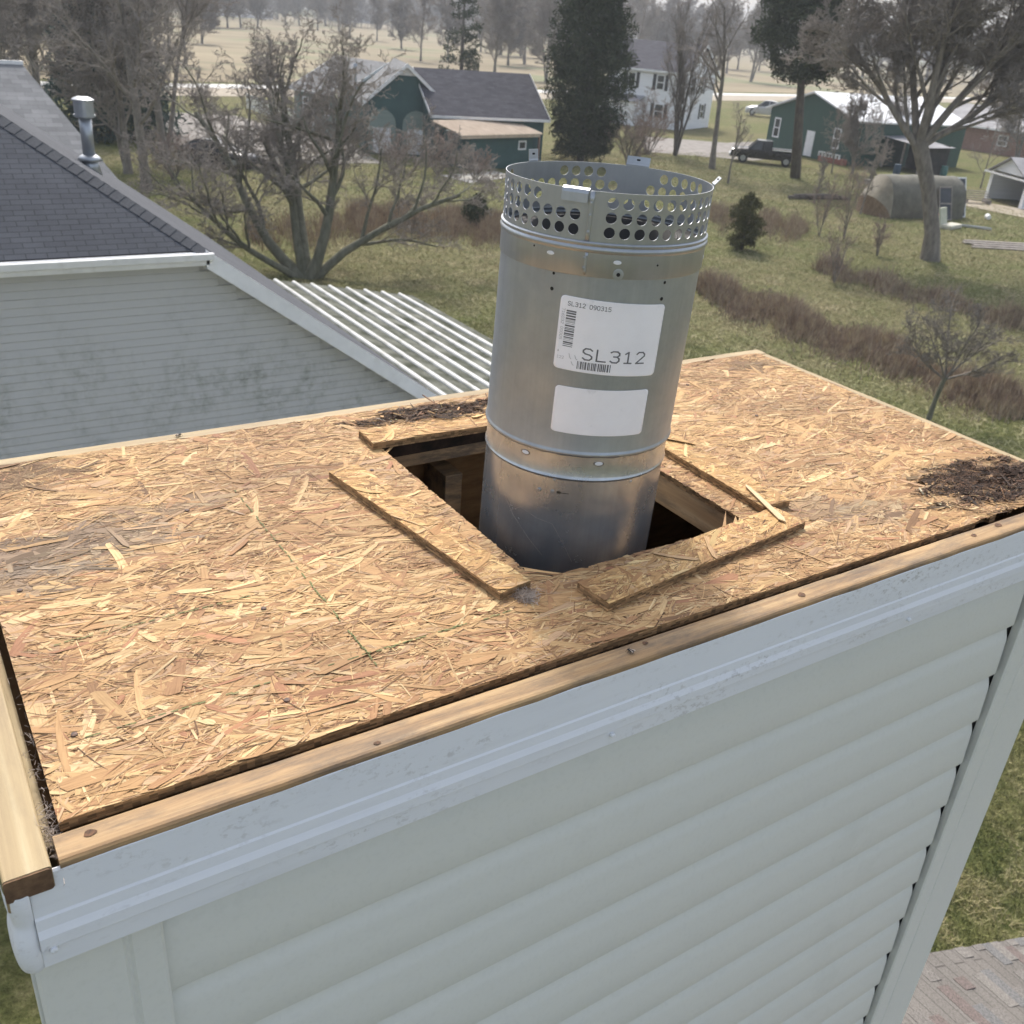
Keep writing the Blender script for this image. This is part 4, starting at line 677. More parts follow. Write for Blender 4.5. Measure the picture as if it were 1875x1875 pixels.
for x_ in(-.9,.8): m=MB(); m.box(x_,x_+.1,-.5,.6,0,.3); m.build('side',WOODG,t)
# junk in front of the lean-to
rnd=random.Random(8)
for lab_,px,mat_,s_ in (('dark blue barrel in front of the open lean-to',(1640,322),simple('dark_blue_plastic',(.02,.05,.09),(.03,.07,.12),3,rough=.5),.9),('teal bin at the right of the open lean-to',(1726,322),simple('teal_plastic',(.05,.16,.15),(.07,.2,.19),3,rough=.5),.8)):
    c=GR(*px); t=thing('barrel',lab_,'barrel',(c[0],c[1],0)); m=MB(); m.tube([(0,0,0),(0,0,.3*s_),(0,0,.62*s_),(0,0,.95*s_)],[.27,.30,.30,.27],14); m.build('drum',mat_,t,smooth=False); m=MB(); m.tube([(0,0,.95*s_),(0,0,.99*s_)],.285,14); m.build('lid',mat_,t)
for k,px in enumerate(((1600,338),(1622,350),(1655,335))):
    c=GR(*px); t=thing('wood_pallet',('grey pallet stack left of the barrel','pallet lying left of the tarp shelter','pallet leaning behind the tarp shelter')[k],'pallet',(c[0],c[1],0),.4*k,'pallets lying in the yard by the tarp shelter')
    for j in range(5): m=MB(); m.box(-.6,.6,-.5+.22*j,-.38+.22*j,.12+.18*(k==0),.15+.18*(k==0)); m.build('slat',WOODG,t)
    for j in(-1,0,1): m=MB(); m.box(j*.5-.05,j*.5+.05,-.5,.52,0,.12+.18*(k==0)); m.build('runner',WOODG,t)
# ------------------------------------------------------------------ vehicles
def loft(secs,mat,name,par,smooth=True,cap=True):
    m=MB(); k=len(secs[0]); 
    for s in secs: m.v+=s
    m.f=[(i*k+j,i*k+(j+1)%k,(i+1)*k+(j+1)%k,(i+1)*k+j) for i in range(len(secs)-1) for j in range(k)]
    if cap: m.f+=[tuple(range(k))[::-1],tuple(range((len(secs)-1)*k,len(secs)*k))]
    o=m.build(name,mat,par,smooth=False); 
    bm=bmesh.new(); bm.from_mesh(o.data); bmesh.ops.recalc_face_normals(bm,faces=bm.faces)
    for e in bm.edges: e.smooth=not(len(e.link_faces)==2 and e.calc_face_angle(0)>R(40))
    for f in bm.faces: f.smooth=smooth
    bm.to_mesh(o.data); bm.free(); return o
def wheels(t,xs,hw,r=.33):
    TY=simple('black_tyre',(.02,.02,.02),(.03,.03,.03),8,rough=.9); 
    for x in xs:
        for s in(-1,1):
            m=MB(); m.tube([(x,s*(hw-.22),r),(x,s*(hw-.02),r)],[r,r],20); w_=m.build('wheel',TY,t); m=MB(); m.tube([(x,s*(hw-.05),r),(x,s*(hw+.005),r)],[r*.62,r*.55],14); m.build('rim',GALVB,w_)
def car(name,label,loc,rz,paint,top,cat='car'):
    t=thing(name,label,cat,loc,rz); X=[-2.3,-2.25,-1.9,-1.2,-.6,.4,1.1,1.7,2.15,2.28]; H=[.62,.85,.98,1.0,.98,.95,.92,.84,.72,.55]; Wd=[.70,.80,.87,.9,.91,.91,.9,.87,.78,.66]
    loft([[(x,-w_*.96,.22),(x,-w_,.5),(x,-w_*.97,h*.86),(x,-w_*.80,h),(x,w_*.80,h),(x,w_*.97,h*.86),(x,w_,.5),(x,w_*.96,.22)] for x,h,w_ in zip(X,H,Wd)],paint,'body',t)
    g=[(-1.75,.99,.70,.99),(-1.15,.98,.72,1.36),(-.45,.97,.70,1.45),(.15,.96,.69,1.42),(.95,.93,.72,.96)]
    loft([[(x,-.80,b_-.04),(x,-w_+.04,h),(x,w_-.04,h),(x,.80,b_-.04)] for x,b_,w_,h in g],GLASS,'window_band',t)
    m=MB(); m.v=[(x,s*(w_-.05),h+.012) for x,b_,w_,h in g[1:4] for s in(-1,1)]+[(x,s*(w_-.05),h-.03) for x,b_,w_,h in g[1:4] for s in(-1,1)]; m.f=[(0,1,3,2),(2,3,5,4),(0,2,8,6),(1,7,9,3),(2,4,10,8),(3,9,11,5)]; m.build('roof',paint,t)
    for s in(-1,1):
        for x0,z0,x1,z1 in((-1.75,.98,-1.15,1.36),(-.32,.95,-.36,1.44),(.95,.93,.15,1.42)): m=MB(); m.tube([(x0,s*.78,z0),(x1,s*.665,z1)],.035,5); m.build('pillar',paint,t)
        m=MB(); m.box(2.16,2.27,s*.62-.13,s*.62+.13,.60,.72); m.build('headlight',WHITE,t,bevel=.02); m=MB(); m.box(-2.30,-2.2,s*.62-.13,s*.62+.13,.68,.82); m.build('tail_light',REDP,t,bevel=.02)
    wheels(t,(-1.42,1.42),.9); return t
DCAR=simple('dark_grey_car_paint',(.035,.037,.042),(.05,.052,.058),1,rough=.25,metal=.4); BLK=simple('black_truck_paint',(.012,.013,.014),(.02,.021,.023),1,rough=.2,metal=.3); SILV=simple('silver_car_paint',(.45,.46,.47),(.52,.53,.54),1,rough=.3,metal=.5)
c=GR(402,303); ra=math.atan2(R_[1],R_[0]); car('parked_car','dark grey sedan parked on the gravel drive behind the bare shrubs',(c[0],c[1],.03),ra-.25,DCAR,None)
def pickup(label,loc,rz,paint):
    t=thing('pickup_truck',label,'pickup truck',loc,rz); X=[2.75,2.70,2.3,1.3,1.15,-.3,-.32,-2.6,-2.65]; 
    X=[-2.7,-2.66,-.45,-.40,1.15,1.3,2.4,2.72,2.8]; H=[1.0,1.12,1.14,1.14,1.12,1.14,1.08,.98,.7]; Wd=[.86,.93,.95,.95,.95,.95,.93,.9,.84]
    loft([[(x,-w_*.97,.42),(x,-w_,.7),(x,-w_*.97,h*.93),(x,-w_*.86,h),(x,w_*.86,h),(x,w_*.97,h*.93),(x,w_,.7),(x,w_*.97,.42)] for x,h,w_ in zip(X,H,Wd)],paint,'body',t)
    g=[(-.45,.84,1.1),(-.38,.76,1.74),(.75,.74,1.76),(1.45,.84,1.10)]
    loft([[(x,-.86,1.08),(x,-w_,h),(x,w_,h),(x,.86,1.08)] for x,w_,h in g],GLASS,'window_band',t)
    m=MB(); m.box(-.42,.8,-.74,.74,1.735,1.79); m.build('roof',paint,t,bevel=.02)
    m=MB(); m.box(-2.6,-.5,-.78,.78,1.145,1.155); m.build('bed',DARKIN,t)
    for s in(-1,1):
        m=MB(); m.box(-2.66,-.5,s*.86-.05,s*.86+.05,1.12,1.20); m.build('bed_rail',GALVB,t,bevel=.01)
        for x0,x1 in((-.42,-.40),(.28,.26),(1.42,.78)): m=MB(); m.tube([(x0,s*.86,1.1),(x1,s*.77,1.74)],.04,5); m.build('pillar',paint,t)
        m=MB(); m.box(2.70,2.80,s*.68-.16,s*.68+.16,.78,.95); m.build('headlight',WHITE,t,bevel=.02); m=MB(); m.box(-2.72,-2.64,s*.84-.06,s*.84+.06,.75,1.05); m.build('tail_light',REDP,t,bevel=.01)
    m=MB(); m.box(2.78,2.9,-.88,.88,.48,.66); m.build('bumper',GALVB,t,bevel=.02); m=MB(); m.box(-2.82,-2.7,-.85,.85,.5,.64); m.build('bumper',GALVB,t,bevel=.02); wheels(t,(-1.7,1.75),.95,.38); return t
c=GR(1398,300); pickup('black pickup truck parked beside the green barn behind the conifer trunk',(c[0],c[1],.02),ra+math.pi-.22,BLK)
c=GR(1400,214); t=car('parked_car','silver van parked by the pale road behind the green barn',(c[0],c[1],.06),ra+math.pi-.3,SILV,None,'van'); t.scale=(1.15,1.1,1.35)

# ------------------------------------------------------------------ the chimney chase (its corner is the world origin)
LX,LY=1.8287,.9010
ch=thing('chimney_chase','grey vinyl sided chimney chase with bare wooden top open around the pipe','chimney',(0,0,ZT))
def rr_prof(p0,p1,q0,q1,r=.004,n=3):       # rounded rectangle profile
    o=[]
    for cx,cy,a in((p1-r,q1-r,0),(p0+r,q1-r,90),(p0+r,q0+r,180),(p1-r,q0+r,270)):
        for i in range(n+1): t=R(a+90*i/n); o.append((cx+r*math.cos(t),cy+r*math.sin(t)))
    return o
def board(name,mat,axis,p0,p1,q0,q1,a,b,r=.004,wob=.0004,seed=0):
    rnd=random.Random(seed); pr=rr_prof(p0,p1,q0,q1,r); n=max(2,int((b-a)/.05)); m=MB(); k=len(pr)
    for i in range(n+1):
        t=a+(b-a)*i/n; dx,dz=rnd.uniform(-wob,wob),rnd.uniform(-wob,wob)*.5
        m.v+=[((t,p+dx,q+dz) if axis=='x' else (p+dx,t,q+dz)) for p,q in pr]
    m.f+=[(i*k+j,i*k+(j+1)%k,(i+1)*k+(j+1)%k,(i+1)*k+j) for i in range(n) for j in range(k)]+[tuple(range(k)),tuple(range(n*k,(n+1)*k))[::-1]]
    if axis=='x': m.f=[f[::-1] for f in m.f]
    o=m.build(name,mat,ch,smooth=False); return o
tag(board('frame_board',LUMX,'x',0,.0375,-.038,0,.0465,1.786,.006,seed=1),'yellow front frame board with dark water stains')
board('frame_board',LUMY,'y',0,.0395,-.038,.001,-.002,LY,.003,wob=.0004,seed=2)
board('frame_board',LUMXF,'x',LY-.036,LY,-.038,.0015,.0415,LX-.002,.003,seed=3)
board('frame_board',LUMY,'y',LX-.0375,LX,-.038,.0005,.0,LY-.038,.004,seed=4)
ENDG=simple('shaded_end_grain',(.09,.05,.028),(.20,.12,.065),60,rough=.9)  # end grain, its colour darkened for the shade on the board end
m=MB(); m.extr(rr_prof(.0004,.0391,-.0240,.0004,.003),-.0042,-.0018,'y'); m.build('board_end',ENDG,ch)
# second layer seen in the gap on the left, joists round the opening
HX0,HX1,HY0,HY1=.6925,1.1045,.2050,.7230
T0=.0045                                   # deck top
m=MB(); m.box(.0402,.0475,.045,.85,-.07,-.022); m.build('ledger_strip',LUMY,ch)
def joist(x0,x1,y0,y1,z0,z1,mat): m=MB(); m.box(x0,x1,y0,y1,z0,z1); m.build('joist',mat,ch,bevel=.002)
joist(.06,1.77,HY1+.004,HY1+.042,-.056,T0-.013,LUMD); joist(HX1+.003,HX1+.041,.05,HY1+.002,-.060,T0-.013,LUMDY)
m=MB(); m.box(.60,1.2,HY1+.0005,HY1+.0035,-.030,T0-.0115); m.build('rot_shade_edge',simple('black_rot_and_shade',(.012,.008,.006),(.05,.03,.02),30,rough=1),ch)  # black strip: rotted deck edge with the shadow below painted in
joist(.06,1.77,.150,.188,-.10,T0-.013,LUMD); joist(.62,.658,.195,HY1,-.10,T0-.013,LUMDY); joist(.32,.358,.195,HY1,-.10,T0-.013,LUMDY); joist(1.45,1.488,.195,.85,-.10,T0-.013,LUMDY)
# sheathing inside the chase
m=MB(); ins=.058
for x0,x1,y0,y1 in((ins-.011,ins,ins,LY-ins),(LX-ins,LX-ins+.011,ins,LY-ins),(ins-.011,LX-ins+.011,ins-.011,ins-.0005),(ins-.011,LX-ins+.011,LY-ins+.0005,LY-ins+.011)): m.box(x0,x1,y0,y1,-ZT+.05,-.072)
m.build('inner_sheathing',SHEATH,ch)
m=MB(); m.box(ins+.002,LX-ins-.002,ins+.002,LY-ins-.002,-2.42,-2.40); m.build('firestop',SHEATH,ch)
for k,(x,y) in enumerate(((.45,LY-ins-.09),(.86,LY-ins-.09),(1.3,LY-ins-.09),(.62,ins+.002),(1.2,ins+.002))): 
    m=MB(); m.box(x,x+.038,y,y+.088,-2.39,-.105); m.build('stud',LUMD,ch,bevel=.002)
# --- strand board: a solid panel with thousands of laid strands
PAL=[((.61,.40,.20),5),((.70,.49,.25),5),((.80,.61,.34),3),((.52,.33,.165),4),((.46,.265,.14),2.2),((.36,.21,.11),1.3),((.86,.70,.42),1.2),((.44,.22,.13),.8),((.60,.43,.28),2.5),((.25,.145,.08),.8)]
PC=np.array([c for c,_ in PAL]); PC=PC*.82+PC.mean(0)*.18*np.array((1.12,1.10,1.05)); PW=np.array([w_ for _,w_ in PAL],float); PW/=PW.sum()
def strands(b,rs,n,x0,x1,y0,y1,z,hole=None,rot=(),tone=(1,1,1),ang0=-2,spread=27,keep=None,lmax=.13,bright=0.):
    x=rs.uniform(x0,x1,n); y=rs.uniform(y0,y1,n); Ln=np.clip(rs.lognormal(math.log(.037),.70,n),.008,lmax); Wd=np.clip(rs.lognormal(math.log(.0050),.88,n),.0010,.028)
    Wd=np.minimum(Wd,Ln*.4); fine=rs.rand(n)<.42; Wd[fine]=np.minimum(Wd[fine],rs.uniform(.0007,.002,fine.sum())); Ln[fine]*=.7
    # big flat flakes first (low), slivers on top
    a=np.radians(np.where(rs.rand(n)<.28,rs.uniform(-90,90,n),ang0+rs.randn(n)*spread)); ci=rs.choice(len(PC),n,p=PW)
    col=PC[ci]*(1+rs.randn(n,1)*.09)*np.array(tone)
    dk=(rs.rand(n)<.12)&fine; col[dk]=np.array([.13,.075,.04])*(1+rs.rand(dk.sum(),1))  # dark slivers paint in the shade of crevices between flakes
    order=np.clip(.0011*rs.rand(n)+np.where(fine,.0003,0)-Wd*.012,0,.0015)
    lt=rs.randn(n)*.012; wt=rs.randn(n)*.085*np.where(fine,.6,1)
    for i in range(n):
        if keep is not None and not keep(x[i],y[i]): continue
        L2,w2=Ln[i]/2,Wd[i]/2; ca,sa=math.cos(a[i]),math.sin(a[i]); c=col[i]
        wts=0.; tz=wt[i]; tl=lt[i]; zz=z+order[i]
        for (rx,ry,ax,ay,st,grey) in rot:
            d=((x[i]-rx)/ax)**2+((y[i]-ry)/ay)**2; d+=.5*math.sin(x[i]*61+ry*9)*math.cos(y[i]*83)+.35*math.sin(x[i]*23+y[i]*140)
            if d<1.15:
                k=st*min(1,max(0,(1.15-d)/.55)); tgt=np.array((.080,.047,.030) if not grey else (.22,.185,.15)); tgt=tgt*(.5+1.3*rs.rand())
                if not(rs.rand()<.05): c=c*(1-k)+tgt*k
                if not grey and st>.85: tz+=rs.randn()*.4*k; tl+=rs.randn()*.14*k; zz+=rs.uniform(-.0012,.0045)*k; w2*=1-.72*k; L2*=1-.45*k; c=c*rs.choice((.35,.6,.8,1.3,2.4)) if k>.4 else c
        us=[-1,-.93+rs.rand()*.1,-.3,.35,.9-rs.rand()*.12,1]; ws=[rs.rand()*.5,.8+.2*rs.rand(),1,.93,.75+.25*rs.rand(),rs.rand()*.6]; ws2=[rs.rand()*.5,.7+.3*rs.rand(),.95,1,.7+.3*rs.rand(),rs.rand()*.5]
        bend=rs.randn()*.05*L2
        loc=[(u*L2,w_*w2) for u,w_ in zip(us,ws)]+[(u*L2,-w_*w2) for u,w_ in zip(us[::-1],ws2[::-1])]
        pts=[]; 
        for p,q in loc:
            qq=q+bend*(1-(p/L2)**2); X=min(max(x[i]+p*ca-qq*sa,x0-.0005),x1+.0005); Y=min(max(y[i]+p*sa+qq*ca,y0-.0005),y1+.0005)
            if hole and hole[0]<X<hole[1] and hole[2]<Y<hole[3]:
                fz=rs.rand()*.004
                dd=(X-hole[0],hole[1]-X,Y-hole[2],hole[3]-Y); j=dd.index(min(dd)); 
                if j==0:X=hole[0]+min(fz,dd[0])
                elif j==1:X=hole[1]-min(fz,dd[1])
                elif j==2:Y=hole[2]+min(fz,dd[2])
                else:Y=hole[3]-min(fz,dd[3])
            pts.append((X,Y,zz+abs(q)*0+q*tz+p*tl))
        o=len(b.v); b.v+=pts; ou,ov_=rs.rand()*20,rs.rand()*20; b.uv+=[(p+ou,q+ov_) for p,q in loc]
        b.f.append(tuple(range(o,o+12))[::-1]); b.c.append(tuple(np.clip(c,0.01,1)))
def panel(b,xs,ys,zt,th,cellok,rs,edge=(.40,.26,.14),hole=None,top=(.42,.27,.14)):
    nx,ny=len(xs)-1,len(ys)-1; topf=top if callable(top) else (lambda x,y:top)
    ok=np.array([[cellok((xs[i]+xs[i+1])/2,(ys[j]+ys[j+1])/2) for j in range(ny)] for i in range(nx)])
    def q(pts,c):
        o=len(b.v); b.v+=pts; b.uv+=[(p[0]*1+p[1]*.3,p[1]*.2+p[2]) for p in pts]; b.f.append((o,o+1,o+2,o+3)); b.c.append(c)
    def ec(lay): k=.45+.9*rs.rand(); k*= (1.25 if lay in(0,3) else .8); return tuple(np.clip(np.array(edge)*k,0,1))
    for i in range(nx):
        for j in range(ny):
            if not ok[i,j]: continue
            x0,x1,y0,y1=xs[i],xs[i+1],ys[j],ys[j+1]
            q([(x0,y0,zt),(x1,y0,zt),(x1,y1,zt),(x0,y1,zt)],topf(x0,y0)); q([(x0,y0,zt-th),(x0,y1,zt-th),(x1,y1,zt-th),(x1,y0,zt-th)],(.3,.2,.1))
            for (di,dj,A,Bp) in((-1,0,(x0,y1),(x0,y0)),(1,0,(x1,y0),(x1,y1)),(0,-1,(x0,y0),(x1,y0)),(0,1,(x1,y1),(x0,y1))):
                a,c=i+di,j+dj
                if 0<=a<nx and 0<=c<ny and ok[a,c]: continue
                for l in range(4):
                    za,zb=zt-th*(l+1)/4,zt-th*l/4; q([(*A,za),(*Bp,za),(*Bp,zb),(*A,zb)],ec(l))
def grid(a,b,step,*must):
    s=set(np.round(np.arange(a,b,step),5))|{b}|set(must); s=sorted(s); o=[s[0]]
    for v in s[1:]:
        if v in must or v==b:
            if v-o[-1]<step*.3 and o[-1] not in must and len(o)>1: o[-1]=v
            else: o.append(v)
        elif v-o[-1]>step*.3: o.append(v)
    return o
DX0,DX1,DY0,DY1=.0545,LX-.0325,.0435,LY-.0335
ROT=[(1.66,.125,.175,.085,1.,0),(1.60,.17,.12,.05,.9,0),(.855,.812,.155,.040,1.,0),(.08,.815,.14,.055,.72,0),(1.70,.80,.085,.035,.6,0),(.17,.555,.14,.060,.75,1),(.07,.49,.09,.055,.6,1),(.30,.62,.10,.03,.5,1),(1.25,.20,.07,.05,.45,1),(1.33,.14,.10,.045,.4,1)]
def rotn(x,y): return .5*math.sin(x*71+1.3)*math.sin(y*97+.4)+.3*math.sin(x*173)*math.cos(y*131)
def cellok(x,y):
    if HX0<x<HX1 and HY0<y<HY1: return False
    if x>1.47 and y<.047+(x-1.47)*.115+.006*math.sin(x*90): return False
    if ((x-1.745)/.045)**2+((y-.20)/.035)**2<.8+rotn(x,y)*1.3: return False
    if ((x-1.69)/.040)**2+((y-.130)/.016)**2<.7+rotn(x,y)*1.5: return False
    if ((x-1.76)/.05)**2+((y-.09)/.022)**2<.7+rotn(x,y)*1.5: return False
    return True
def rotcol(x,y):
    k=0
    for (rx,ry,ax,ay,st,grey) in ROT:
        d=((x-rx)/ax)**2+((y-ry)/ay)**2+.5*math.sin(x*61+ry*9)*math.cos(y*83)+.35*math.sin(x*23+y*140)
        if d<1.3 and not grey: k=max(k,st*min(1,(1.3-d)/.5))
    a=np.array((.42,.27,.14)); return tuple(a*(1-k)+np.array((.085,.048,.026))*(.25+1.9*rs.rand())*k)
rs=np.random.RandomState(11); b=MB(); b.c=[]; b.uv=[]
TOPC_=(.42,.27,.14)
panel(b,grid(DX0,DX1,.008,HX0,HX1),grid(DY0,DY1,.008,HY0,HY1),T0,.0112,cellok,rs,top=rotcol)
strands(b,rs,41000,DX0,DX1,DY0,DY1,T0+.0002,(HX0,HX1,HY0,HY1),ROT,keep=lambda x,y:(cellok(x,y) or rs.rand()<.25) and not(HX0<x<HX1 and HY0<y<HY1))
for (rx,ry,ax,ay,n_) in ((1.66,.125,.20,.090,12000),(.86,.812,.16,.035,3000),(.08,.815,.14,.050,2600)):
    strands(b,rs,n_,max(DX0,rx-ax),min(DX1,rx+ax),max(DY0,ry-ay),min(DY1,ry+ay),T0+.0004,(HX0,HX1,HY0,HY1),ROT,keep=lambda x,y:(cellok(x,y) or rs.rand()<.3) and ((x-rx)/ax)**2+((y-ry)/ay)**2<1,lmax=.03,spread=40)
for (xa,ya,xb,yb) in((.4136,.6362,.415,.1288),(.10,.1500,.30,.1530),(.36,.1535,.62,.1570),(.10,.3300,.34,.335)):      # green printed lines, worn
    n=int(math.hypot(xb-xa,yb-ya)/.006)
    for i in range(n):
        if rs.rand()<.45: continue
        t=(i+.5)/n; x,y=xa+(xb-xa)*t+rs.randn()*.0006,ya+(yb-ya)*t+rs.randn()*.0006; ax=math.atan2(yb-ya,xb-xa); c,s=math.cos(ax)*.004,math.sin(ax)*.004; nx,ny=-math.sin(ax)*.0009,math.cos(ax)*.0009
        o=len(b.v); z=T0+.0023; b.v+=[(x-c-nx,y-s-ny,z),(x+c-nx,y+s-ny,z),(x+c+nx,y+s+ny,z),(x-c+nx,y-s+ny,z)]; b.uv+=[(0,0)]*4; b.f.append((o,o+1,o+2,o+3)); b.c.append((.22,.27,.11))
b.build('deck_panel',OSB,ch)
def shade(o,ang=35):
    bm=bmesh.new(); bm.from_mesh(o.data)
    for f in bm.faces: f.smooth=True
    for e in bm.edges: e.smooth = not(len(e.link_faces)==2 and e.calc_face_angle(0)>R(ang))
    bm.to_mesh(o.data); bm.free()
# --- cladding
def sweep_sides(name,mat,prof,x0,x1,y0,y1,sides='nwfe'):      # profile (outward, z) run along the chosen sides of a rectangle
    m=MB(); n=len(prof)
    def run(fn): 
        o=len(m.v); m.v+=[fn(0,p,q) for p,q in prof]+[fn(1,p,q) for p,q in prof]; m.f+=[(o+i,o+i+1,o+n+i+1,o+n+i) for i in range(n-1)]
    if 'n' in sides: run(lambda t,p,q:((x1 if t==0 else x0),y0-p,q))
    if 'f' in sides: run(lambda t,p,q:((x0 if t==0 else x1),y1+p,q))
    if 'w' in sides: run(lambda t,p,q:(x0-p,(y0 if t==0 else y1),q))
    if 'e' in sides: run(lambda t,p,q:(x1+p,(y1 if t==0 else y0),q))
    o=m.build(name,mat,ch,smooth=False)
    if 'fascia' in name: shade(o,16)
    if name=='siding': shade(o,48)
    return o
prof=[]
for k in range(72):
    zt=-.0225-.112*k; zb=zt-.112
    if zb<-ZT+.25: break
    for s,o in((0,.0),(.07,.0004),(.12,.0018),(.17,.0038),(.22,.0058),(.27,.0072),(.33,.0080),(.42,.0084),(.6,.0090),(.962,.0106),(.983,.0096),(1.0,.0062)): prof.append((o,zt+(zb-zt)*s))
    prof.append((.004,zb+.0005)); 
prof.append((0,zb))
YW=.0225
sweep_sides('siding',VINYL,prof,.118,1.668,YW+.003,LY-YW,'nf'); sweep_sides('siding',VINYL,prof,.022,LX-.012,.125,LY-.125,'we')
zb0=-ZT+.2
def post(x0,x1,ysgn,y,mat=VINYL):     # corner post face with a groove; ysgn -1 faces the camera side
    m=MB(); g=x0+(x1-x0)*.70 if x0<.5 else x0+(x1-x0)*.30
    pr=[(x0,0),(x0,.0150),(x0+.004,.0175),(g-.004,.0175),(g-.001,.0135),(g+.002,.0135),(g+.005,.0160),(x1-.003,.0160),(x1,.0135),(x1,0)]
    m.extr([(p,y+ysgn*q) for p,q in pr],zb0,-.07,'z'); bm=m.build('corner_post',mat,ch,bevel=0); return bm
post(.0095,.1260,-1,YW); post(1.6810,1.8480,-1,YW)
post(.0095,.1260,1,LY-YW); post(1.7020,1.8480,1,LY-YW)
for x,s in((.0225,-1),(LX-.012,1)):
    for y0,y1 in((YW+.002,.125),(LY-.125,LY-YW-.002)):
        m=MB(); m.box(min(x,x+s*.0165),max(x,x+s*.0165),y0,y1,zb0,-.07); m.build('corner_post',VINYL,ch,bevel=.002)
m=MB(); m.box(.03,LX-.02,YW+.004,YW+.012,zb0,-.045); m.box(.03,LX-.02,LY-YW-.012,LY-YW-.004,zb0,-.045); m.box(.0285,.0295+.006,YW+.013,LY-YW-.013,zb0,-.045); m.box(LX-.02,LX-.0125,YW+.013,LY-YW-.013,zb0,-.045); m.build('wall_core',HOLE,ch)  # core coloured near black to stand for shade in the siding gaps
fp=[(-.0030,-.0072),(-.0012,-.0064),(.0006,-.0085),(.0046,-.052),(.0062,-.0545),(.0078,-.066),(.0112,-.0735),(.0120,-.086),(.0096,-.0890),(.0102,-.1095),(.0075,-.1120),(.0045,-.1100),(.0040,-.100)]
sweep_sides('fascia_trim',FASCIA,fp,.0185,LX+.012,0.0,LY,'nf'); sweep_sides('fascia_trim',FASCIA,fp,.0150,LX+.010,.0120,LY-.0010,'we')
# bulging folded corner of the trim
m=MB(); prof2=[(.0046,-.0215,.0138),(.0060,-.026,.0142),(.0062,-.045,.0142),(.0045,-.058,.012),(.0070,-.066,.0135),(.0110,-.080,.0155),(.0112,-.098,.0155),(.0100,-.111,.0145),(.0070,-.1165,.012)]
rows=[]
for o,z,wd in prof2:
    rows.append([(.0182,-o+.001,z),(.0182-wd*.4,-o-.0015,z),(.0182-wd*.9,-o+.0005,z),(.0182-wd*1.30,-o+.006,z),(.0182-wd*1.42,.014,z),(.0182-wd*1.40,.03,z)])
for r_ in rows: m.v+=r_
k=6; m.f=[(i*k+j,i*k+j+1,(i+1)*k+j+1,(i+1)*k+j) for i in range(len(rows)-1) for j in range(k-1)]+[tuple(range((len(rows)-1)*k,len(rows)*k))]
o=m.build('trim_corner',FASCIA,ch,smooth=True); md=o.modifiers.new('s','SUBSURF'); md.levels=2; md.render_levels=2
for x,z in((.0285,-.089),(.672,-.094),(1.26,-.095)): sc=MB(); sc.tube([(x,-.0100,z),(x,-.0142,z),(x,-.0150,z)],[.0035,.0033,.0018],12); sc.build('trim_nail',FASCIA,ch,smooth=False)
KNOT=simple('dark_knot',(.05,.025,.012),(.17,.08,.035),220,rough=.8); RUSTN=simple('rusty_nail',(.05,.035,.03),(.16,.09,.06),300,rough=.7)
rk=random.Random(6)
for x,y,rx,ry in((.0765,.022,.006,.0045),(.36,.012,.004,.003),(.74,.026,.005,.004),(1.02,.018,.006,.005),(1.43,.020,.007,.0045),(1.505,.024,.009,.006)):
    m=MB(); m.add([(x+math.cos(a)*rx*rk.uniform(.7,1.15),y+math.sin(a)*ry*rk.uniform(.7,1.15),.0007) for a in np.linspace(0,5.9,11)],[tuple(range(11))]); m.build('knot',KNOT,ch)
for x,y in((.085,.47),(.30,.115),(.33,.60),(.34,.30),(.64,.62),(1.21,.30),(1.47,.55),(1.46,.75),(.09,.16),(.90,.17),(1.13,.78)):
    m=MB(); m.tube([(x,y,T0),(x,y,T0+.0026),(x,y,T0+.0030)],[.0036,.0034,.0016],9); m.build('nail_head',RUSTN,ch)
# cobwebs in the left gap and small nest
WEB=simple('dusty_cobweb',(.33,.27,.22),(.50,.43,.37),30,rough=1)
def fuzz(name,n,cx,cy,cz,sx,sy,sz,mat,parent,r=.00028,seed=0,ln=.012):
    rs_=np.random.RandomState(seed); m=MB()
    for i in range(n):
        p=np.array([cx+rs_.randn()*sx,cy+rs_.randn()*sy,cz+abs(rs_.randn())*sz]); d=rs_.randn(3); d[2]*=.4; d/=np.linalg.norm(d); q=p+d*ln*rs_.rand(); e=q+rs_.randn(3)*ln*.3; e[2]=max(e[2],cz)
        m.tube([p,q,e],[r,r,r*.6],3,cap=False)
    return m.build(name,mat,parent)
fuzz('cobweb',130,.046,.050,-.012,.003,.020,.005,WEB,ch,seed=3); fuzz('cobweb',50,.049,.16,-.010,.003,.05,.004,WEB,ch,seed=4)
_a,_b=G(1362,886,ZT+.021),G(1443,962,ZT+.021); SPL_=(tuple((_a+_b)/2),math.atan2(_b[1]-_a[1],_b[0]-_a[0]))
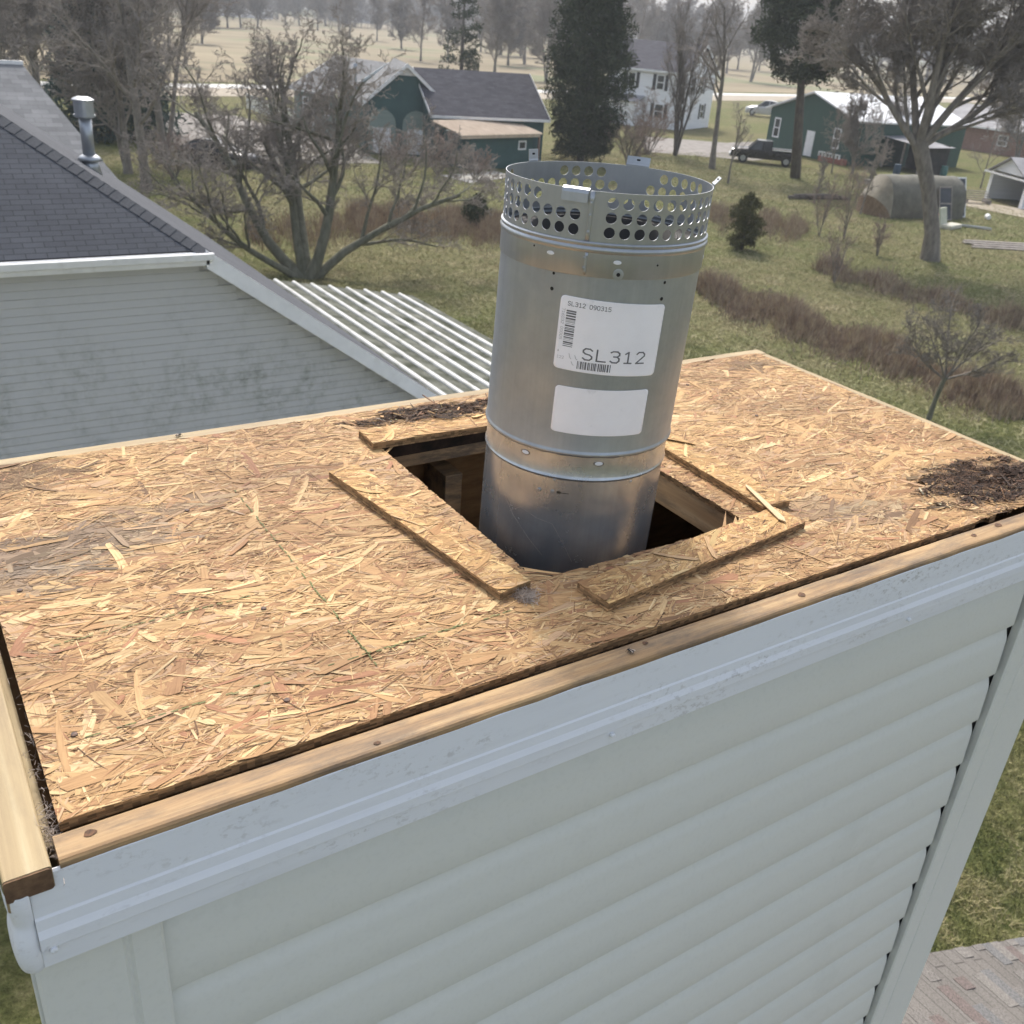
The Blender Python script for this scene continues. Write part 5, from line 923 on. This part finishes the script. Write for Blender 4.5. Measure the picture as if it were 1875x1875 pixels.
# --- loose offcuts of strand board round the opening
def offcut(label,pts,seed,ang0,n=1500,rot=(),tone=(1.14,1.13,1.02),z=None,tilt=0):
    A,Bq,Cq,D=[np.array(p) for p in pts]      # top corners in order round
    c=(A+Bq+Cq+D)/4; ux=((D-A)+(Cq-Bq))/2; Lq=np.linalg.norm(ux[:2]); an=math.atan2(ux[1],ux[0]); wv=((Bq-A)+(Cq-D))/2; nx=np.array([-math.sin(an),math.cos(an)]); Wq=abs(wv[:2]@nx)
    o=thing('board_offcut',label,'wood offcut',(c[0],c[1],ZT+T0+.0018 if z is None else z),an,'strand board offcuts lying round the chimney opening'); o.rotation_euler[0]=tilt
    rs_=np.random.RandomState(seed); m=MB(); m.c=[]; m.uv=[]; th=.0112
    xs=grid(-Lq/2,Lq/2,.008); ys=grid(-Wq/2,Wq/2,.008)
    panel(m,xs,ys,th,th,lambda x,y:True,rs_,edge=(.46,.31,.17))
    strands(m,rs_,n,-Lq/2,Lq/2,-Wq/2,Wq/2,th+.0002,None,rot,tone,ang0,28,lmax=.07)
    for i in range(240):      # saw fuzz along the cut edges
        x=rs_.uniform(-Lq/2,Lq/2); s=rs_.choice([-1,1]); y=s*Wq/2; l=rs_.uniform(.001,.0055); a=rs_.uniform(-.9,.9); zz=th*rs_.uniform(.5,1.05)
        p=[(x,y-s*.001,zz),(x+.0010,y-s*.001,zz),(x+l*math.sin(a)+.0003,y+s*l*math.cos(a),zz+rs_.uniform(-.001,.002))]
        q=len(m.v); m.v+=p; m.uv+=[(0,0)]*3; m.f.append((q,q+1,q+2)); m.c.append(tuple(np.array((.72,.52,.29))*rs_.uniform(.6,1.15)))
    m.build('board',OSB,o); return o
offcut('long strand board offcut along the left edge of the chimney opening',[(.6200,.1857,0),(.6729,.1908,0),(.6158,.6344,0),(.5640,.6107,0)],21,70,1700)
offcut('strand board offcut lying skewed along the front edge of the chimney opening',[(.7297,.0972,0),(.7341,.1615,0),(1.1771,.2128,0),(1.1575,.1512,0)],22,10,1700)
offcut('dark rotted strand board offcut at the back edge of the opening, partly behind the pipe',[(.677,.690,0),(.680,.763,0),(1.02,.745,0),(1.02,.690,0)],23,0,1500,rot=[(.03,.04,.12,.022,1.,0)])
offcut('strand board offcut right of the pipe, its near end under a pale splinter',[(1.1450,.2080,0),(1.2090,.2300,0),(1.2170,.60,0),(1.158,.60,0)],24,80,1500)
m=MB(); m.add([(-.062,-.003,0),(.055,-.006,0),(.066,.001,0),(.05,.006,0),(-.058,.004,0),(-.070,.0005,0),(-.062,-.003,.0018),(.055,-.006,.0018),(.066,.001,.0018),(.05,.006,.0018),(-.058,.004,.0018),(-.070,.0005,.0018)],[tuple(range(5,-1,-1)),tuple(range(6,12))]+[(i,(i+1)%6,6+(i+1)%6,6+i) for i in range(6)])
spl=simple('fresh_pale_wood',(.50,.37,.20),(.60,.47,.28),90,(1,8,8),rough=.7); o=m.build('wood_splinter',spl); o.location=SPL_[0]; o.rotation_euler=(0,0,SPL_[1]); tag(o,'thin pale wood splinter lying across the ends of two offcuts','splinter')
o=fuzz('spider_nest',420,0,0,0,.007,.0065,.004,WEB,None,.0003,9,.010); o.location=(.656,.176,ZT+T0+.001); tag(o,'small dusty grey spider nest at the near tip of the left offcut','nest')
def bug(loc,rz,label,s=1.):
    t=thing('insect',label,'insect',loc,rz); t.scale=(s,)*3
    bm=bmesh.new()
    for x,sx,sy,sz in((-.0035,.0035,.0019,.0017),(.0003,.002,.0018,.0018),(.0028,.0013,.0016,.0014)):
        g=bmesh.ops.create_uvsphere(bm,u_segments=10,v_segments=8,radius=1); bmesh.ops.scale(bm,verts=g['verts'],vec=(sx,sy,sz)); bmesh.ops.translate(bm,verts=g['verts'],vec=(x,0,.0024))
    me=bpy.data.meshes.new('body'); bm.to_mesh(me); bm.free(); me.materials.append(SOOT); o=bpy.data.objects.new('body',me); COL.objects.link(o); o.parent=t
    for sg in(-1,1):
        m=MB(); m.add([(.001,sg*.0008,.0042),(-.0065,sg*.0042,.0040),(-.0075,sg*.0020,.0040)],[(0,1,2)]); m.build('wing',WEB,t)
        for k in(-1,0,1): m=MB(); m.tube([(k*.0012,sg*.001,.002),(k*.003,sg*.0035,.0032),(k*.004,sg*.005,0)],.00022,4); m.build('leg',SOOT,t)
bug((.3985,.888,ZT+.0018),.4,'dark fly sitting on the far frame board',1.)
bug((.7095,.020,ZT+.0006),1.9,'brown insect sitting on the front frame board',.9)
# --- the chimney pipe
PX,PY,TX,TY=.8918,.4090,.0046,-.0229
pipe=thing('chimney_pipe','grey galvanised chimney pipe with white stickers and perforated top rising from the opening','chimney pipe',(PX,PY,ZT))
def C3(th,h,r): return (TX*h+r*math.cos(th),TY*h+r*math.sin(th),h)
def lathe(name,prof,mat,seg=128,smooth=True,close=False,warp=None):
    m=MB(); n=len(prof)
    for i in range(seg):
        th=2*math.pi*i/seg
        for h,r in prof:
            if warp: r+=warp(th,h)
            m.v.append(C3(th,h,r))
    m.f=[(i*n+j,((i+1)%seg)*n+j,((i+1)%seg)*n+j+1,i*n+j+1) for i in range(seg) for j in range(n-1)]
    o=m.build(name,mat,pipe,smooth=smooth); 
    return o
rw=lambda th,h:.00016*math.sin(3*th+h*9)+.00008*math.sin(7*th+1)
o=lathe('lower_section',[(-1.6,.1405),(-.8,.1405),(-.3,.1405),(0,.1405),(.080,.1405),(.0965,.1406),(.0985,.1422),(.1005,.1430),(.1025,.1422),(.1045,.1412),(.128,.1415),(.1375,.1418),(.1385,.1408)],GALVL,warp=rw); shade(o)
o=lathe('upper_section',[(.1375,.1365),(.1378,.1440),(.1395,.1452),(.1412,.1456),(.1430,.1452),(.1447,.1442),(.147,.1436),(.22,.1436),(.33,.1437),(.399,.1438),(.401,.1438),(.4325,.1440),(.4325,.1405),(.2,.1405)],GALV,warp=rw); shade(o)
o=lathe('collar',[(.3975,.1441),(.3975,.1452),(.3985,.1457),(.4285,.1460),(.4298,.1470),(.4318,.1478),(.4338,.1478),(.4355,.1470),(.4368,.1461),(.4378,.1462),(.4392,.1472),(.4408,.1472),(.4422,.1460),(.4425,.1448)],GALVB,warp=rw); shade(o)
def mk_crimp(): 
    m=MB(); rnd=random.Random(5)
    for k in range(60):
        th=R(-175)+k*R(2.1); h=.1372+rnd.uniform(-.0008,.0004)+.0006*math.sin(k*.9); m.v+=[C3(th,h,.1428+rnd.uniform(0,.0008)),C3(th,.1400,.1446)]
    m.f=[(2*i,2*i+2,2*i+3,2*i+1) for i in range(59)]; m.build('crimped_edge',GALVB,pipe,smooth=True)
mk_crimp()
# perforated band with real holes
def perforated():
    m=MB(); N0,step=43,R(360-18.8)/43; th0=R(-125.6); K=16; hr=.0072; rowz=(.4555,.4742,.4925); rp=.1445; top=.5055; bot=.4395
    zs=[bot,.4462,.46485,.48335,.5017,top]
    cells=[(th0+step*(k-.5),th0+step*(k+.5),k) for k in range(44)]; g0=cells[-1][1]; g1=th0-step*.5+2*math.pi
    ng=max(1,int((g1-g0)/step)+1)
    for i in range(ng): cells.append((g0+(g1-g0)*i/ng,g0+(g1-g0)*(i+1)/ng,None))
    tabk=[4.0]+[ (math.radians(a)-th0)%(2*math.pi)/step for a in(104,35.5,-33,-145.5)]
    vid={}
    def V(th,h):
        key=(round((th%(2*math.pi))*1e5),round(h*1e6)); 
        if key not in vid: vid[key]=len(m.v); m.v.append(C3(th,h,rp+.0012*math.sin(3*th+.5)*(h-.44)/.06))
        return vid[key]
    def flat(a,b_,z0,z1,n=2):
        for i in range(n):
            A,B_=a+(b_-a)*i/n,a+(b_-a)*(i+1)/n; m.f.append((V(A,z0),V(B_,z0),V(B_,z1),V(A,z1)))
    for a,b_,k in cells:
        flat(a,b_,zs[0],zs[1]); flat(a,b_,zs[4],zs[5])
        for r_ in range(3):
            z0,z1=zs[1+r_],zs[2+r_]; hole=k is not None
            if hole and r_==2 and min(abs(((k-t+22.7)%45.4)-22.7) for t in tabk[1:])<2.3: hole=False
            if hole and r_==1 and abs(((k-tabk[2]+22.7)%45.4)-22.7)<1.2: hole=False
            if k is not None and k in(43,): hole=hole and r_<2
            if not hole: flat(a,b_,z0,z1); continue
            cth,cz=(a+b_)/2,rowz[r_]; ring=[];sq=[]
            for j in range(K):
                q=2*math.pi*j/K; c,s=math.cos(q),math.sin(q); ring.append(V(cth+hr*c/rp,cz+hr*s))
                mx=max(abs(c),abs(s)); u,v=c/mx,s/mx; sq.append(V(cth+(b_-a)/2*u,(z0+z1)/2+(z1-z0)/2*v))
            for j in range(K):
                f=(sq[j],sq[(j+1)%K],ring[(j+1)%K],ring[j]); m.f.append(f)
    n=len(m.v); F0=list(m.f); cnt={}
    for f in F0:
        for a,b_ in zip(f,f[1:]+f[:1]): cnt[(a,b_)]=1
    P0=[np.array(p) for p in m.v]
    def inw(i): 
        h=P0[i][2]; c=np.array([TX*h,TY*h,h]); d=P0[i]-c; return tuple(c+d*(1-.0009/np.linalg.norm(d)))
    m.v+=[inw(i) for i in range(n)]; m.f+=[tuple(i+n for i in f)[::-1] for f in F0]; nsm=len(m.f)
    for (a,b_) in list(cnt):
        if (b_,a) not in cnt: o=len(m.v); m.v+=[m.v[a],m.v[b_],m.v[b_+n],m.v[a+n]]; m.f.append((o+1,o,o+3,o+2))
    o=m.build('perforated_band',GALVB,pipe,smooth=False)
    for k,p in enumerate(o.data.polygons): p.use_smooth=k<nsm
    return o
perforated()
lathe('flue_liner',[(-1.5,.1060),(.2,.1060),(.434,.1060),(.434,.1035),(.2,.1035),(-1.5,.1035)],SOOT)
lathe('annulus_ring',[(.4315,.1405),(.4300,.125),(.4315,.1060)],SOOT)
# seam: overlap strip and its rivets
def patch(name,th0,th1,h0,h1,r,mat,parent,n=24,th=.0005,hd=0.,corner=0.,skew=0.):
    m=MB(); nh=6
    rows=[]; vs_=[0,.008,.02,.04,.06,.94,.96,.98,.992,1] if corner else [j/6 for j in range(7)]; nh=len(vs_)-1
    for j in range(nh+1):
        v=vs_[j]
        for i in range(n+1):
            u=i/n; uu=u
            if corner:
                W_=(th1-th0)*r; H_=h1-h0; y=v*H_; x=u*W_
                c=0
                if y<corner: c=corner-math.sqrt(max(0,corner**2-(corner-y)**2))
                if y>H_-corner: c=corner-math.sqrt(max(0,corner**2-(y-H_+corner)**2))
                uu=(c+(W_-2*c)*u)/W_
            a=th0+(th1-th0)*uu+skew*(v-.5); h=h0+(h1-h0)*v+hd*(u-.5)
            m.v.append(C3(a,h,r))
    k=n+1; m.f=[(j*k+i,j*k+i+1,(j+1)*k+i+1,(j+1)*k+i) for j in range(nh) for i in range(n)]
    o=m.build(name,mat,parent,smooth=True)
    if th: md=o.modifiers.new('t','SOLIDIFY'); md.thickness=th; md.offset=1
    return o
patch('seam_strip',R(-137.6),R(-135.2),.4405,.5050,.1449,GALVB,pipe,4,.0005)
patch('seam_strip',R(-136.4),R(-134.9),.4000,.4285,.1462,GALVB,pipe,4,.0005)
def dot(name,th,h,r,rad,mat,out=.0012,sx=1.,parent=None,k=14):
    m=MB(); th=R(th); n=np.array([math.cos(th),math.sin(th),0]); e=np.array([-math.sin(th),math.cos(th),0]); c=np.array(C3(th,h,r))
    ring=lambda q,o:[tuple(c+n*o+e*math.cos(2*math.pi*j/k)*rad*q*sx+np.array([0,0,1])*math.sin(2*math.pi*j/k)*rad*q) for j in range(k)]
    m.v=ring(1,-.001)+ring(1,out*.5)+ring(.7,out); m.f=[(j,(j+1)%k,k+(j+1)%k,k+j) for j in range(k)]+[(k+j,k+(j+1)%k,2*k+(j+1)%k,2*k+j) for j in range(k)]+[tuple(range(2*k,3*k))]
    return m.build(name,mat,parent or pipe,smooth=False)
for h in(.4905,.4755,.4545,.432,.4215,.4085): dot('rivet',-136.4,h,.1462,.0019,GALV,.0010)
for th_,h in((-155.2,.4207),(-119.4,.4190),(-44.7,.4115)):
    dot('slot',th_,h,.1463,.0026,FASCIA,.0004,2.1); 
for th_,h,rd in((-152.5,.3738,.0026),(-89.6,.3922,.0022),(-90,.3700,.0026),(-152.4,.3945,.002),(-166,.425,.0014),(-97,.4165,.0014)): dot('screw_hole',th_,h,.1438 if h<.399 else .1460,rd,HOLE,.0004); dot('hole_rim',th_,h,.1437 if h<.399 else .1459,rd*1.35,GALVB,.0002)
dot('screw_boss',-118.1,.4035,.1460,.0075,GALVB,.0004); dot('screw',-118.1,.4035,.1464,.0026,SOOT,.0008)
for th_,h in((-158.5,.1272),(-113.1,.1273)): dot('slot',th_,h,.1416,.0030,FASCIA,.0005,2.1); dot('slot_rim',th_,h,.1414,.0042,SOOT,.0003,1.9)
dot('dimple',-146.8,.074,.1405,.0030,GALVB,.0022); dot('screw_hole',-138.5,.0755,.1405,.003,GALV,.0008); dot('screw_hole',-138,.095,.1405,.0024,GALV,.0008); dot('scratch_mark',-134.5,.0755,.1405,.0022,HOLE,.0003,1.6); dot('scratch_mark',-131,.0752,.1405,.0006,HOLE,.0003,12); dot('screw_hole',-89,.092,.1405,.0024,GALV,.0008)
# mounting tabs on the rim
def tab(th,w_,h,lean,fold=0):
    th=R(th); m=MB(); n=np.array([math.cos(th),math.sin(th),0]); e=np.array([-math.sin(th),math.cos(th),0]); c=np.array(C3(th,.500,.1455)); z=np.array([0,0,1.])
    pr=[(0,0),(0,.007),(lean*.3,.009),(lean,.007+h)] if not fold else [(-.0006,-.010),(.0002,.0010),(.0020,.0052),(.0062,.0075),(.0105,.0066)]
    if fold: pr=[(-a,b_) for a,b_ in pr]
    for a,b_ in pr: 
        for s in(-1,1): m.v.append(tuple(c+n*a+e*s*w_/2+z*b_))
    m.f=[(2*i,2*i+1,2*i+3,2*i+2) for i in range(len(pr)-1)]; o=m.build('mounting_tab',GALVB,pipe); md=o.modifiers.new('t','SOLIDIFY'); md.thickness=.0009
    if not fold: 
        k=MB(); q=c+n*(lean*.65)+z*(.009+h*.45); k.obox(q,e*.0030,n*.0012,z*.0016); k.build('tab_slot',HOLE,o,bevel=.001)
tab(104,.020,.0155,.002); tab(35.5,.036,.012,.004); tab(-33,.020,.009,.008); tab(-145.5,.036,0,0,fold=1)
# stickers
lab=patch('label',R(-146.6),R(-86.6),.2635,.3655,.1440,PAPER,pipe,40,.00022,-.0065,.006); tag(lab,'large white sticker printed SL312 with barcodes')
lab2=patch('label',R(-143.9),R(-88.4),.1720,.2412,.1440,PAPER,pipe,36,.00022,-.0018,.006); tag(lab2,'blank white sticker below the printed one')
RL=.14445
def slopeh(th): return -.0065*((math.degrees(th)+146.6)/60-.5)
GL={'S':[[(4,5.2),(3,6),(1,6),(0,5),(0,4),(1,3.2),(3,2.8),(4,2),(4,1),(3,0),(1,0),(0,.8)]],'L':[[(0,6),(0,0),(4,0)]],'3':[[(0,5.4),(1,6),(3,6),(4,5.1),(4,4.1),(3,3.2),(1.4,3.2)],[(3,3.2),(4,2.3),(4,1),(3,0),(1,0),(0,.7)]],
'1':[[(.6,4.9),(2.1,6),(2.1,0)],[(.4,0),(3.8,0)]],'2':[[(0,5),(1,6),(3,6),(4,5),(4,4),(0,0),(4,0)]],'0':[[(1,0),(0,1.2),(0,4.8),(1,6),(3,6),(4,4.8),(4,1.2),(3,0),(1,0)]],'9':[[(4,3.6),(3,2.7),(1,2.7),(0,3.6),(0,5.1),(1,6),(3,6),(4,5),(4,2),(3,.2),(1,0)]],
'5':[[(4,6),(.4,6),(.2,3.4),(3,3.6),(4,2.6),(4,1),(3,0),(1,0),(0,.7)]],'6':[[(3.6,6),(1.2,5),(0,3),(0,1),(1,0),(3,0),(4,1),(4,2.4),(3,3.3),(1,3.3),(0,2.4)]],'7':[[(0,6),(4,6),(1.5,0)]],'4':[[(3,0),(3,6),(0,1.8),(4.4,1.8)]]}
def text(s,th,h,size,mat,rot=0,sp=1.,name='lettering',xs=1.,wt=.34):
    m=MB(); u=size/6*.73; cx=0.
    for chr_ in s:
        for st in GL.get(chr_,[]):
            P=[np.array(p)*u for p in st]
            for a,b_ in zip(P,P[1:]):
                d=b_-a; l=np.linalg.norm(d); d=d/l; n_=np.array([-d[1],d[0]])*wt*u; a2,b2=a-d*wt*u*.8,b_+d*wt*u*.8; q=len(m.v)
                for p in (a2-n_,b2-n_,b2+n_,a2+n_):
                    x,y=(p[0]+cx)*xs,p[1]
                    if rot: x,y=y,-x
                    an=R(th)+x/RL; m.v.append(C3(an,h+y+slopeh(an),RL))
                m.f.append((q,q+1,q+2,q+3))
        cx+=5.9*u*sp if chr_!=' ' else 5.*u
    return m.build(name,mat,lab)
text('SL312',-142.2,.3532,.0074,INK,wt=.44,xs=.95); text('090315',-130.4,.3530,.0074,INK,wt=.44,xs=.95)
text('SL312',-130.8,.2825,.0215,INK,sp=1.06,xs=1.17,wt=.36)
text('716032 00005',-145.0,.3480,.0052,INKF,rot=-90); text('122',-145.0,.2785,.0050,INKF); text('4',-145.2,.2875,.0042,INKF)
def bars(name,th0,th1,h0,h1,n,vert,seed,mat):
    rnd=random.Random(seed); m=MB()
    t=0.
    while t<1:
        wd=rnd.choice((.4,.8,1.2,1.6))/n; 
        if t+wd>1: break
        if vert: # stack of horizontal bars
            a0,a1,b0,b1=R(th0),R(th1),h0+(h1-h0)*t,h0+(h1-h0)*(t+wd)
        else: a0,a1,b0,b1=R(th0+(th1-th0)*t),R(th0+(th1-th0)*(t+wd)),h0,h1
        q=len(m.v); m.v+=[C3(a,h+slopeh(a),RL) for a,h in((a0,b0),(a1,b0),(a1,b1),(a0,b1))]; m.f.append((q,q+1,q+2,q+3)); t+=wd+rnd.choice((.5,.7,1.1))/n
    o=m.build(name,mat,lab)
bars('barcode',-142.6,-137.2,.2965,.3480,38,True,3,INK); bars('barcode',-133.4,-114.2,.2680,.2790,34,False,4,INK)
for k,(a,h,l) in enumerate(((-138.5,.290,.006),(-136.8,.279,.004),(-135.2,.2885,.005))): 
    m=MB(); m.tube([C3(R(a),h,RL),C3(R(a+.8),h-l,RL),C3(R(a+1.6),h-l*1.3,RL)],.00035,4); m.build('print_smudge',INKF,lab)
m=MB()
for pts in ([(-172,.045),(-163,.018),(-150,-.012),(-140,-.035)],[(-166,.022),(-158,.036),(-146,.026),(-136,.022),(-128,-.008),(-121,-.04)]):
    m.tube([C3(R(a),h,.1412) for a,h in pts],.00018,3)
m.build('cobweb_thread',WEB,pipe)

# ------------------------------------------------------------------ air
hz=MB(); hz.box(-1010,1510,-1010,1510,-1,60); hm,t,N,L,B=newmat('haze'); N.remove(B); pv=N.new('ShaderNodeVolumePrincipled'); pv.inputs['Color'].default_value=(.86,.90,.95,1); pv.inputs['Density'].default_value=.00065; L.new(pv.outputs[0],N['Material Output'].inputs['Volume'])
tag(hz.build('haze',hm),kind='stuff')
